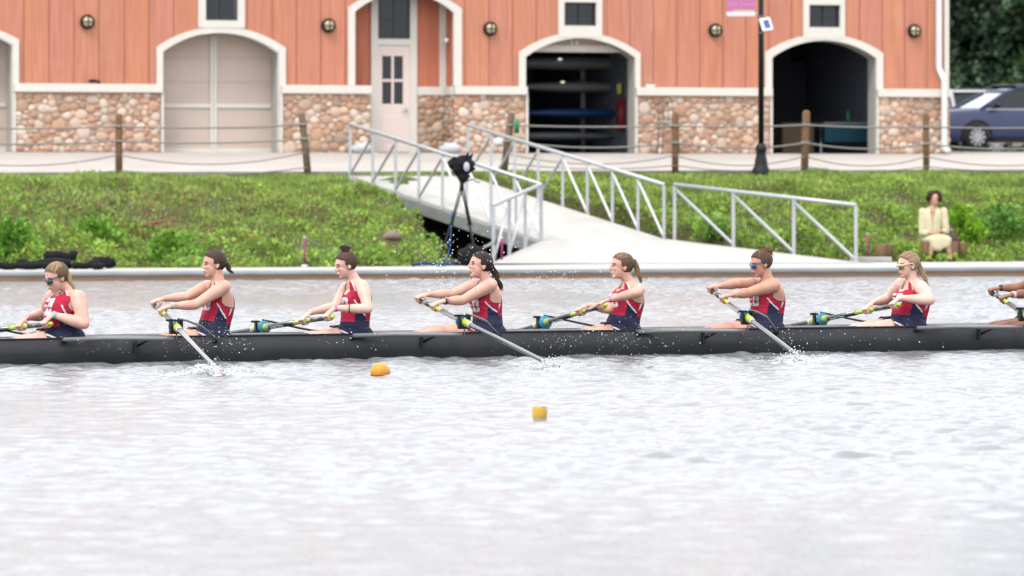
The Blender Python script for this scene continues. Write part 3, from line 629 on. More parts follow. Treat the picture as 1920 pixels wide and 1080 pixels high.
# small white sensor in the recess and on the ledge
def bpt(u,w,z):   # facade frame -> world (w = outward)
    return Vector((BO.x+BU.x*u+BN.x*w, BO.y+BU.y*u+BN.y*w, ZB+z))
m=MB(); m.ell((0,0,0),(.06,.06,.06)); m.box(-.02,.02,0,.1,-.02,.02); o=tag(m.build('security_sensor',M['white'],loc=bpt(AP.i1-.06,-.35,fz(845,75))),'small white round sensor inside the entry recess','sensor')
m=MB(); m.box(-.09,.09,-.05,.05,0,.07); m.ell((.1,-.02,.04),(.04,.04,.03)); o=tag(m.build('white_sensor_box',M['white'],loc=bpt(fu(1216),.08,BZ1),bevel=.01),'small white box sitting on the ledge right of the third arch','sensor box'); o.rotation_euler=(0,0,BA)
r_=empty('security_camera',bpt(fu(175),.1,BZ1),BA,label='small black security camera on the ledge of the left stone wall',cat='security camera')
m=MB(); m.box(-.12,.05,-.04,.04,.03,.10); m.build('body',M['black'],r_,bevel=.01); m=MB(); m.tube([(.1,0,0),(.1,0,.07)],.035,10); m.tube([(.1,0,.06),(.0,0,.07)],.015,8); m.build('bracket',M['black'],r_)
# --- wall lamps
def wall_lamp():
    rt=empty('wall_lamp',(0,0,0),BA,cat='wall lamp',group='round wall lamps on the boathouse'); m=MB()
    def disc(r0,r1,y0,y1,n=20):
        mm=MB(); mm.v=[];vs=[]
        for r,y in ((r0,y0),(r1,y1)):
            for k in range(n): vs.append((r*cos(2*pi*k/n),y,r*sin(2*pi*k/n)))
        fs=[[k,(k+1)%n,n+(k+1)%n,n+k] for k in range(n)]+[list(range(n)),[n+k for k in range(n)][::-1]]; return vs,fs
    m.add(*disc(.165,.165,0,-.07),True); m.add(*disc(.165,.12,-.07,-.10),True); m.build('housing',M['black'],rt)
    g=MB(); g.ell((0,-.085,0),(.115,.07,.115)); g.build('lamp_glass',M['lampglass'],rt)
    c=MB(); c.box(-.014,.014,-.165,-.12,-.12,.12); c.box(-.12,-.0145,-.165,-.12,-.012,.012); c.box(.0145,.12,-.165,-.12,-.012,.012); c.build('guard',M['black'],rt,bevel=.004); return rt
wl=wall_lamp()
for i,(px,py,lab) in enumerate(((163,41,'round brass and black wall lamp left of the closed garage door'),(615,48,'round wall lamp between the closed garage door and the entry'),(918,54,'round wall lamp right of the entry recess'),(1340,57,'round wall lamp beside the pink banner'),(1713,58,'round wall lamp nearest the white downspout'))):
    o=wl if i==0 else copy_tree(wl); o.location=bpt(fu(px),.012,fz(px,py)); o['label']=lab
# --- things inside the open bays
def shell_rack(name,label,px,py,dep,L_,w,h,mt,cat='rowing shell',grp=None):
    u=fud(px,dep); z=fzd(px,py,dep); m=MB(); rings=[]
    for k in range(13):
        s_=k/12; q=max(.03,sin(pi*min(1,max(0,s_)))**.6); x=(s_-.5)*L_
        rings.append([Vector((x, cos(a)*w*q, sin(a)*h*q)) for a in np.linspace(0,2*pi,14,endpoint=False)])
    m.loft(rings); o=m.build(name,mt,loc=bpt(u,-dep,z)); o.rotation_euler=(0,0,BA); return tag(o,label,cat,grp)
grp='boats stored on racks in the boathouse'
pale=mat('pale_shell',(.24,.25,.24),.4); bluem=mat('blue_shell',(.015,.06,.2),.35)
shell_rack('stored_boat','upper pale boat on the rack inside the open bay',1070,118,3.0,4.2,.32,.17,pale,grp=grp); shell_rack('stored_boat','second pale boat on the rack, below the topmost one',1085,163,3.0,3.4,.32,.14,pale,grp=grp)
shell_rack('stored_boat','blue boat on the lower rack inside the open bay',1075,212,2.6,3.0,.3,.12,bluem,grp=grp); shell_rack('stored_boat','grey boat lying lowest in the open bay',1040,255,2.6,3.2,.3,.1,mat('grey_shell',(.16,.18,.2),.5),grp=grp)
rk=empty('boat_rack',bpt(fud(1092,3.2),-3.2,0),BA,label='metal boat rack with uprights inside the third arch',cat='rack')
m=MB(); m.box(-.05,.05,-.05,.05,0,3.1); m.build('upright',mat('rack_steel',(.22,.22,.2),.6),rk); m=MB(); m.box(-1.85,-1.75,-.05,.05,0,3.1); m.build('upright',mat('rack_steel2',(.22,.22,.2),.6),rk)
for z in (.45,.95,1.5,2.1):
    m=MB(); m.box(-.04,.04,.051,.9,z,z+.06); m.build('rack_arm',M['beamgrey'],rk)
lm=mat('lit_lamp',(1,.93,.72),.4,emit=.7)
for px,py,lab in ((1050,111,'small lit ceiling lamp highest in the open boat bay'),(1055,154,'small lit lamp in the middle of the open boat bay'),(1087,206,'small lit lamp lowest in the open boat bay')):
    m=MB(); m.ell((0,0,0),(.05,.05,.025)); tag(m.build('bay_lamp',lm,loc=bpt(fud(px,2.55),-2.55,fzd(px,py,2.55))),lab,'lamp',group='lamps in the open boat bay')
m=MB(); m.tube([(0,0,0),(0,0,.75)],.13,12); tag(m.build('red_barrel',mat('red_barrel',(.25,.02,.03),.5),loc=bpt(fud(1166,1.8),-1.8,.55)),'tall red container at the right side of the open boat bay','container')
m=MB(); m.box(-.05,.05,-.03,.03,-.12,.12); tag(m.build('yellow_sign',mat('yellow_plastic',(.6,.5,.06),.5),loc=bpt(fud(1161,1.8),-1.8,fzd(1161,166,1.8))),'small yellow tag hanging inside the open boat bay','tag')
# fourth bay
m=MB(); m.box(-.45,.35,-.3,.3,0,.75); tag(m.build('cardboard_box',mat('cardboard',(.16,.12,.08),.9,noise=.2),loc=bpt(fud(1492,2),-2,0),bevel=.01),'large brown cardboard box inside the fourth arch','box').rotation_euler=(0,0,BA)
tb=empty('work_table',bpt(fud(1590,1.8),-1.8,0),BA,label='table with a blue cloth inside the fourth arch',cat='table'); m=MB(); m.box(-.75,.75,-.35,.35,.72,.76); m.build('table_top',mat('tabletop',(.3,.3,.3),.5),tb); m=MB(); m.box(-.74,.74,-.36,-.352,.3,.72); m.build('cloth',mat('teal_cloth',(.02,.09,.13),.8),tb)
for x in (-.7,.7): m=MB(); m.bar((x,0,0),(x,0,.72),.04); m.build('leg',M['steel'],tb)
m=MB(); m.lathe([(.04,0),(.045,.1),(.04,.2),(.015,.25),(.015,.3)],10); tag(m.build('green_bottle',M['green'],loc=bpt(fud(1590,1.8),-1.8,.765)),'green bottle standing on the table in the fourth bay','bottle')
for dx,w_,c_ in ((-.9,.5,(.16,.16,.15)),(-.2,.35,(.12,.13,.15)),(.75,.8,(.03,.03,.04))):
    m=MB(); m.box(-w_/2,w_/2,-.25,.25,0,2.2+dx*.1)
    for k in range(4): m.box(-w_/2+.02,w_/2-.02,-.26,-.255,.2+k*.5,.62+k*.5)
    tag(m.build('storage_locker',mat('locker',c_,.7),loc=bpt((A4.i0+A4.i1)/2+dx,-4.5,0),bevel=.02),{-.9:'grey locker at the left in the fourth bay',-.2:'narrow dark grey locker in the middle of the fourth bay',.75:'wide black locker at the right in the fourth bay'}[dx],'locker').rotation_euler=(0,0,BA)
m=MB(); m.ell((0,0,0),(.1,.08,.07)); m.ell((.15,0,.0),(.09,.08,.08)); tag(m.build('life_vests',mat('life_vest',(.5,.08,.04),.7),loc=bpt(fud(1612,2.5),-2.5,fzd(1612,115,2.5))),'orange and red life vests hung high in the fourth bay','life vest')
# bar stool by the stone wall
bs=empty('bar_stool',bpt(fu(1240),.5,-.02),BA,label='metal bar stool with back standing by the stone wall',cat='stool'); m=MB(); m.box(-.2,.2,-.18,.18,.72,.76); m.build('seat',mat('stool_seat',(.45,.43,.42),.5),bs,bevel=.01)
for x in (-.17,.17):
    for y in (-.15,.15): m=MB(); m.tube([(x*1.25,y*1.25,.0),(x,y,.72)],.014,6); m.build('leg',M['gunmetal'],bs)
m=MB()
for x in (-.17,-.06,.06,.17): m.tube([(x,.16,.76),(x*1.05,.2,1.2)],.01,6)
m.tube([(-.19,.2,1.2),(.19,.2,1.2)],.015,6); m.build('backrest',M['gunmetal'],bs)
for px in (672,836):
    m=MB(); m.ell((0,0,.12),(.24,.16,.14)); m.v=[tuple(Vector(q)*(1+.1*sin(q[0]*30+q[2]*20))) for q in m.v]; tag(m.build('white_sack',mat('pale_sack',(.6,.6,.62),.8,bump=.4),loc=bpt(fu(px)+0,.35 if px>700 else .3,-.02)),{672:'pale sack lying left of the entry door',836:'pale grey sack on the pavement right of the entry door'}[px],'sack')
# ================================================================== DOCK
dk_=empty('floating_dock',(0,0,0),label='long low floating dock with grey rubber edge and brown timber side',cat='dock'); ZD=.15
m=MB(); xs=np.linspace(-16,18,80); fr=[];bk=[]
vs=[];fs=[]
for x in xs:
    y=float(dockY(x)); w=3.15+2.45*float(np.clip((x+2)/7,0,1))+.8*math.exp(-((x-1)/3)**2); vs+=[(x,y,ZD),(x,y+w,ZD),(x,y,-.15),(x,y+w,-.15)]
for i in range(len(xs)-1):
    a=i*4; b=a+4; fs+=[[a,b,b+1,a+1],[a+1,b+1,b+3,a+3],[a+2,b+2,b,a]]
m.add(vs,fs); m.build('deck',M['deckwhite'],dk_)
P0=V(-16,float(dockY(-16)),0); P1=V(18,float(dockY(18)),0)
m=MB(); m.tube([P0+V(0,-.05,.103),P1+V(0,-.05,.103)],.055,12); m.build('rubber_edge',M['pipe'],dk_)
m=MB(); m.bar(P0+V(0,-.04,.022),P1+V(0,-.04,.022),.09,.11); m.build('timber_side',M['fascia'],dk_)
m=MB(); m.bar(P0+V(0,-.0,-.06),P1+V(0,-.0,-.06),.07,.09); m.build('float_base',M['darkrub'],dk_)
# ================================================================== GANGWAY
gw=empty('gangway',(0,0,0),label='sloping metal gangway with white deck and truss railings down to the dock',cat='gangway'); RH=1.04
GC=GA+GW; GD=GB+GW
def quad(m,a,b,c,d,th): 
    n=(b-a).cross(d-a).normalized(); n = n if n.z>0 else -n
    top=[a,b,c,d]; bot=[p-n*th for p in top]; m.add(top+bot,[[0,1,2,3],[7,6,5,4],[0,4,5,1],[1,5,6,2],[2,6,7,3],[3,7,4,0]])
m=MB(); quad(m,GA,GB,GD,GC,.06); m.build('deck',M['deckwhite'],gw)
for a,b in ((GA,GB),(GC,GD)):
    m=MB(); m.bar(a+V(0,0,-.175),b+V(0,0,-.175),.08,.22); m.build('side_beam',M['beamgrey'],gw)
m=MB()
for k in range(1,8):
    t_=k/8; m.bar(GA.lerp(GB,t_)+V(0,0,-.14),GC.lerp(GD,t_)+V(0,0,-.14),.06,.1)
m.build('cross_beams',M['beamgrey'],gw)
def railing(parent,a,b,n,dirs,w=.05,rail=.075):
    h=V(0,0,RH); r=MB(); r.tube([a+h,b+h],rail/2,10) ; ro=r.build('railing',M['alu'],parent)
    for k in range(n+1):
        p_=a.lerp(b,k/n); m=MB(); m.bar(p_+V(0,0,-.05),p_+h*.985,w*1.15,w*1.15,up=(1,0,0)); m.build('post',M['alu'],ro)
    for k in range(n):
        p_=a.lerp(b,k/n); q_=a.lerp(b,(k+1)/n); m=MB()
        if dirs(k)>0: m.bar(p_+h*.93,q_+V(0,0,.03),w*.8,w*.8,up=(1,0,0))
        else: m.bar(p_+V(0,0,.03),q_+h*.93,w*.8,w*.8,up=(1,0,0))
        m.build('diagonal',M['alu'],ro)
    return ro
railing(gw,GA,GB,8,lambda k:-1 if k<4 else 1)
railing(gw,GC,GD,8,lambda k:-1 if k<4 else 1)
# landing plate with its two short railings
lp=empty('landing_ramp',(0,0,0),label='white flared landing plate joining the gangway to the dock, with side railings',cat='ramp')
LA=V(-.34,86.0,ZD+.01); LB=V(6.30,86.0,ZD+.01); GB2=GB+V(.03,-.05,.0); GD2=GD+V(.06,-.05,0)
LF0=V(-.75,84.4,ZD+.008); LF1=V(6.6,84.9,ZD+.008)
m=MB(); quad(m,GB2,GD2,LB,LA,.05); quad(m,LA+V(0,-.002,.0),LB+V(0,-.002,.0),LF1,LF0,.003); m.build('plate',M['deckwhite'],lp)
railing(lp,GB2+V(-.04,-.04,0),LA,3,lambda k:1,w=.055); railing(lp,GD2+V(.14,-.02,0),LB,3,lambda k:1,w=.055)
m=MB(); m.bar(GB2+V(-.05,.05,-.15),LA+V(0,.1,-.12),.07,.12); m.build('side_beam',M['beamgrey'],lp)
# ================================================================== ROPE FENCES
def fence_post_obj(parent,base,h,lean,r,mt,name='post',wrap=False):
    m=MB(); top=base+V(lean,0,h); m.tube([base+V(0,0,-.2),base.lerp(top,.5),top-(top-base).normalized()*.06,top-(top-base).normalized()*.02,top],[r,r*.98,r,r*.8,r*.35],14); o=m.build(name,mt,parent)
    return top
def gp(px,py,dy=0.0): # ground point just in front of the kerb at pixel column px
    x=(px-960)/F*97
    for _ in range(6): Y=float(edgeY(x))-.22+dy; x=(px-960)/F*Y
    return V(x,Y,float(bank_z(np.array(x),np.array(Y-.05))))
def rope_fence(label,posts,hs,right_ext=None):
    rt=empty('rope_fence',(0,0,0),label=label,cat='fence'); tops=[]
    for (px,yt,yb,ptop,r,mt) in posts:
        b=gp(px,yb); s=F/b.y; b.z=CAMH+(HY-yb)/s-.02; h=(yb-yt)/s; lean=(ptop-px)/s; fence_post_obj(rt,b,h,lean,r,M[mt]); tops.append((b,h,lean))
    for a,b_ in zip(tops[:-1],tops[1:]):
        for j,(fr,sg) in enumerate(hs):
            p_=a[0]+V(a[2]*fr,0,a[1]*fr)+V(0,-.06,0); q_=b_[0]+V(b_[2]*fr,0,b_[1]*fr)+V(0,-.06,0); L_=(q_-p_).length
            pts=[p_.lerp(q_,k/14)+V(0,0,-sg*4*(k/14)*(1-k/14)) for k in range(15)]
            m=MB(); m.tube(pts,.020 if j<2 else .014,6); m.build('rope',M['rope'],rt)
    for b,h,l in tops:
        for fr,_ in hs[:2]:
            c=b+V(l*fr,0,h*fr); m=MB(); m.tube([c+V(0,0,-.025),c+V(0,0,.025)],.092,12); m.build('rope_wrap',M['rope'],rt)
    return rt
rope_fence('wooden post and rope fence along the left promenade edge',[(-150,210,333,-150,.075,'wood'),(223,211,332,223,.075,'wood'),(579,208,326,565,.075,'woodgrey')],[(.80,.05),(.57,.06),(.36,.22),(.12,.12)])
rope_fence('wooden post and rope fence along the right promenade edge, up to the cars',[(944,208,312,960,.075,'woodgrey'),(1266,208,317,1266,.072,'wood'),(1508,205,320,1512,.082,'wood'),(1737,210,319,1736,.070,'wood'),(2030,210,318,2030,.075,'wood')],[(.76,.03),(.47,.12),(.25,.20),(.08,.1)])
b=gp(944,312); m=MB(); 
m.tube([V(0,0,0),V(0,0,.18),V(0,0,.3)],[.05,.06,.04],10); tag(m.build('green_bottle_holder',M['green'],loc=at(969,250,b.y-.12)),'green plastic container hanging at the leaning weathered post','container')
m=MB(); m.ell((0,0,0),(.1,.07,.09)); tag(m.build('white_bag',M['white'],loc=at(934,267,b.y-.15)),'small white bag tied to the leaning weathered post','bag')
# ================================================================== STREET LAMP
b=gp(1427,322,-.35); b.z=CAMH+(HY-324)/(F/b.y)
sl_=empty('street_lamp',b,label='black cast street lamp post with a pink banner and small solar panel',cat='street lamp')
m=MB(); m.lathe([(.0,-.1),(.19,-.1),(.20,.0),(.19,.06),(.15,.13),(.135,.2),(.13,.26),(.11,.34),(.10,.42),(.115,.46),(.125,.5),(.115,.55),(.085,.60),(.07,.62)],20); m.build('base',M['black'],sl_)
m=MB(); m.tube([(0,0,.6),(0,0,5.6)],[.062,.055],16); m.build('pole',M['black'],sl_)
m=MB(); m.lathe([(.06,5.55),(.1,5.6),(.05,5.66),(.09,5.75),(.17,6.15),(.2,6.18),(.02,6.4)],12); m.build('lantern',M['black'],sl_)
for z in (b.z+0,):
    m=MB()
    for py in (32,63): zz=CAMH+(HY-py)/(F/b.y)-b.z; m.tube([(0,0,zz-.02),(0,0,zz+.03)],.075,12)
    m.build('clamp',M['gunmetal'],sl_)
sc=b.y/F; zb_=CAMH+(HY-22)*sc-b.z
def banner(x0,x1,z0,z1,name,mt,parent,th=.012,y=0):
    m=MB(); m.box(x0,x1,y-th/2,y+th/2,z0,z1); return m.build(name,mt,parent)
xb0,xb1=(1363-1427)*sc,(1416-1427)*sc
bn=banner(xb0,xb1,zb_,zb_+1.5,'banner',mat('pink_banner',(.62,.20,.42),.7,noise=.1),sl_)
banner(xb0,xb1-.0,zb_-.09,zb_-.001,'hem',M['white'],bn,.02)
m=MB(); m.tube([(xb0-.02,0,zb_-.04),(0,0,zb_-.04)],.012,8); m.build('banner_arm',M['white'],sl_)
m=MB(); m.box(xb0+.14,xb1-.03,-.0085,-.0065,zb_+.002,zb_+.035); m.build('stripe',mat('pale_yellow_print',(.66,.60,.30),.7),bn)
def text(body,size,loc,rot,mt,parent,name='lettering',ext=.001,align='CENTER',shear=0):
    c=bpy.data.curves.new(name,'FONT'); c.body=body; c.size=size; c.extrude=ext; c.align_x=align; c.align_y='CENTER'; c.shear=shear
    o=bpy.data.objects.new(name,c); COL.objects.link(o); bpy.context.view_layer.update(); me=bpy.data.meshes.new_from_object(o.evaluated_get(bpy.context.evaluated_depsgraph_get()))
    bpy.data.objects.remove(o); me.materials.clear(); me.materials.append(mt); o=bpy.data.objects.new(name,me); COL.objects.link(o); o.parent=parent; o.location=loc; o.rotation_euler=rot; return o
tx=text('New Tunnel',.115,((xb0+xb1)/2,-.009,zb_+.16),(pi/2,0,0),mat('pale_pink_print',(.62,.42,.60),.7),bn)
m=MB(); q=.0; 
sp=MB(); sp.box(-.12,.12,-.02,.02,-.15,.15); s1=sp.build('solar_panel',M['white'],sl_,bevel=.006); s1.location=(.10,-.12,CAMH+(HY-46)*sc-b.z); s1.rotation_euler=(radians(-25),radians(-8),radians(18))
sp=MB(); sp.box(-.055,.07,-.026,-.021,-.10,.09); sp.build('cells',mat('solar_cells',(.08,.12,.30),.2),s1)
# ================================================================== TRIPOD WITH COVERED CAMERA
def dz(px,py,zz):    # point on a horizontal plane zz seen at px,py
    Y=(CAMH-zz)*F/(py-HY); return V((px-960)/F*Y,Y,zz)
tp=dz(884,497,ZD); s=F/tp.y; tri=empty('camera_tripod',tp,label='tall black tripod on the dock with a camera wrapped in a black rain cover',cat='tripod')
def tl(px,py,y=0): return V((px-960)/F*(tp.y+y)-tp.x,y,CAMH+(HY-py)/F*(tp.y+y)-tp.z)
ap=tl(866,350)
for (px,y,col) in ((822,-.3,0),(897,-.45,0),(893,.55,0)):
    f_=V((px-960)/F*(tp.y+y)-tp.x,y,.0); m=MB(); mid=ap.lerp(f_,.48); m.tube([ap+V(-.02,0,0),mid],.013,6); m.tube([ap+V(.02,0,0),mid+V(.025,0,0)],.013,6); m.tube([mid,f_],.012,6); m.tube([mid+V(-.03,0,.0),mid+V(.05,0,0)],.02,6); m.tube([f_,f_+V(0,0,.03)],.03,8); m.build('leg',M['black'],tri)
m=MB(); m.tube([ap+V(0,0,-.08),ap+V(0,0,.1)],.04,10); m.ell(ap+V(0,0,.12),(.055,.055,.05)); m.build('head',M['black'],tri)
m=MB(); c=tl(863,312)
m.ell(c,(.15,.15,.19),nu=18,nv=14); m.ell(c+V(.14,-.02,.02),(.13,.12,.14)); m.ell(c+V(.05,0,-.16),(.10,.1,.14)); m.ell(c+V(-.09,0,.06),(.11,.12,.12))
m.v=[tuple(Vector(q)+V(1,.4,.6)*(.028*sin(q[0]*31+q[2]*23)+.018*sin(q[2]*57+q[1]*30))) for q in m.v]
m.tube([c+V(.09,0,.12),c+V(.13,0,.2),c+V(.15,0,.27)],[.05,.03,.004],7); m.tube([c+V(.15,0,.12),c+V(.2,0,.19),c+V(.23,0,.24)],[.04,.025,.004],7); cc_=m.build('rain_cover',M['blackcloth'],tri)
m=MB(); m.ell(tl(875,313)+V(0,-.13,0),(.055,.05,.085)); m.build('lens_hood',mat('pale_lens_hood',(.5,.5,.55),.5),cc_)
m=MB(); m.tube([tl(886,335),tl(892,341),tl(900,342)],.012,6); m.tube([tl(876,340),tl(886,336)],.01,6); m.build('pan_handle',M['black'],tri)
m=MB(); pts=[tl(847,395),tl(846,420,-.03),tl(845,445,-.05),tl(843,465,-.05),tl(838,482,-.1),tl(832,493,-.2)]; m.tube(pts,.011,6); m.build('blue_cord',mat('blue_cord',(.05,.16,.42),.6),tri)
m=MB(); m.ell((0,0,.16),(.27,.2,.21)); m.ell((.12,0,.3),(.12,.1,.06)); m.v=[tuple(Vector(q)*(1+.07*sin(q[0]*19+q[2]*23))) for q in m.v]; tag(m.build('equipment_bag',M['blackcloth'],loc=dz(886,499,ZD)+V(0,.3,0)),'rounded black equipment bag lying on the dock under the tripod','bag')
m=MB(); m.tube([(-.5,0,.02),(-.3,.0,.07),(0,.05,.03),(.25,0,.06)],.03,7); tag(m.build('cable_coil',mat('blue_black_cable',(.03,.06,.16),.6),loc=dz(826,500,ZD)),'dark blue tangle of cable on the dock left of the black bag','cable')
# ================================================================== PINK STAKES WITH CORD
def stake(px,yt,yb,label,Y=None):
    p_=dz(px,yb,ZD); s=F/p_.y; h=(yb-yt)/s; rt=empty('pink_stake',p_,label=label,cat='stake',group='thin pink stakes on the dock'); m=MB(); m.tube([(0,0,0),(0,0,h)],.018,8); m.build('rod',M['pink'],rt); m=MB(); m.tube([(0,0,h),(0,0,h+.03)],.02,8); m.lathe([(.07,0),(.05,.03),(.02,.035)],10); m.build('cap',M['white'],rt); return p_+V(0,0,h)
t1=stake(571,447,500,'thin pink stake behind the bun haired rower'); t2=stake(941,447,492,'thin pink stake behind the small left landing railing'); t3=stake(1627,440,490,'thin pink stake beside the right end of the landing railing')
m=MB(); pts=[t1.lerp(t2+V(-1.0,0,-.1),k/12)+V(0,.0,-.30*4*(k/12)*(1-k/12)) for k in range(13)]; m.tube(pts,.012,6); m.tube([t1,t1+V(-.17,0,-.5)],.008,5); tag(m.build('cord',M['rope']),'thin sagging cord tied to the pink stake on the left dock','cord')
m=MB(); a=hit(920,470); m.tube([dz(800,500,0.0)+V(0,2.5,.1),at(860,489,83),at(925,455,84.5)],.03,8); tag(m.build('mooring_pipe',M['beamgrey']),'slanting grey pipe in the dark hollow under the gangway','pipe')
# ================================================================== BOLLARDS, WOMAN'S SEAT
def bollard(px,py,w,h,label,n=14,y=0,group='sawn timber bollards on the dock'):
    p_=dz(px,py,ZD)+V(0,y,0); m=MB(); m.tube([(0,0,0),(0,0,h*.5),(0,0,h-.02),(0,0,h)],[w*.98,w,w,w*.93],n); return tag(m.build('bollard',M['bollard'],loc=p_),label,'bollard',group)
bollard(1658,490,.165,.32,'short timber bollard standing alone between pink stake and woman')
bollard(1741,491,.13,.38,'timber bollard under the left side of the seated woman',y=.28); bollard(1766,490,.15,.38,'timber bollard directly beneath the seated woman',y=.45); bollard(1787,491,.12,.37,'timber bollard touching the right hip of the seated woman',y=.22); bollard(1803,490,.11,.35,'timber bollard rightmost of the woman\'s seat')
m=MB(); q0=dz(1660,484,ZD)+V(0,.5,.1); m.bar(at(1600,486,87.6),at(1990,478,90.5),.14,.16); tag(m.build('boom_rail',M['beamgrey']),'long weathered grey rail lying behind the bollards at the bank','rail')
m=MB(); m.bar((-.12,0,0),(.14,0,.03),.08,.08); m.ell((.15,0,.04),(.06,.05,.05)); tag(m.build('deck_cleat',M['woodgrey'],loc=dz(1840,484,ZD)+V(0,0,.04)),'small weathered cleat on the dock right of the bollards','cleat')
m=MB(); m.box(-1.5,1.6,-.15,.15,0,.07); tag(m.build('white_board',M['deckwhite'],loc=dz(1900,487,ZD)+V(-.2,-.1,0.003),bevel=.01),'long white board lying on the dock right of the bollards','board')
m=MB(); m.box(-.38,.38,-.12,.12,0,.09); tag(m.build('white_board',M['deckwhite'],loc=dz(1632,491,ZD)+V(0,-.1,0.003),bevel=.01),'short white board on the dock around the right pink stake','board')
# ================================================================== ROLLED MATS (left)
def roll(x0,x1,py,r,label,zz=0,y=0,seed=1,tap=1):
    a=dz(x0,py,ZD)+V(0,y,r+zz); b=dz(x1,py,ZD)+V(0,y,r+zz); r_=random.Random(seed); c=(a+b)/2; n=9; m=MB()
    m.tube([a.lerp(b,k/(n-1))-c+V(0,0,(r_.random()-.5)*r*.5) for k in range(n)],[r*(.75+.4*r_.random())*(1 if k<n-1 else tap)*(.6 if k==0 else 1) for k in range(n)],12)
    tag(m.build('rolled_mat',M['blackcloth'],loc=c),label,'rolled mat','black rolled mats on the left dock')
roll(-30,95,506,.065,'lowest long black rolled mat at the far left of the dock',seed=1); roll(28,130,505,.085,'long black rolled mat lying in the middle of the pile',y=.22,seed=2); roll(80,142,504,.085,'thick black rolled mat on top of the pile behind the first rower',zz=.13,y=.15,seed=3); roll(132,185,505,.07,'thin black rolled mat right of the first rower',seed=4,y=.1); roll(172,214,504,.10,'short fat black rolled mat at the right end of the pile',seed=5,y=.2,tap=.8)
roll(172,195,506,.06,'small black roll in front of the short fat one',seed=6)
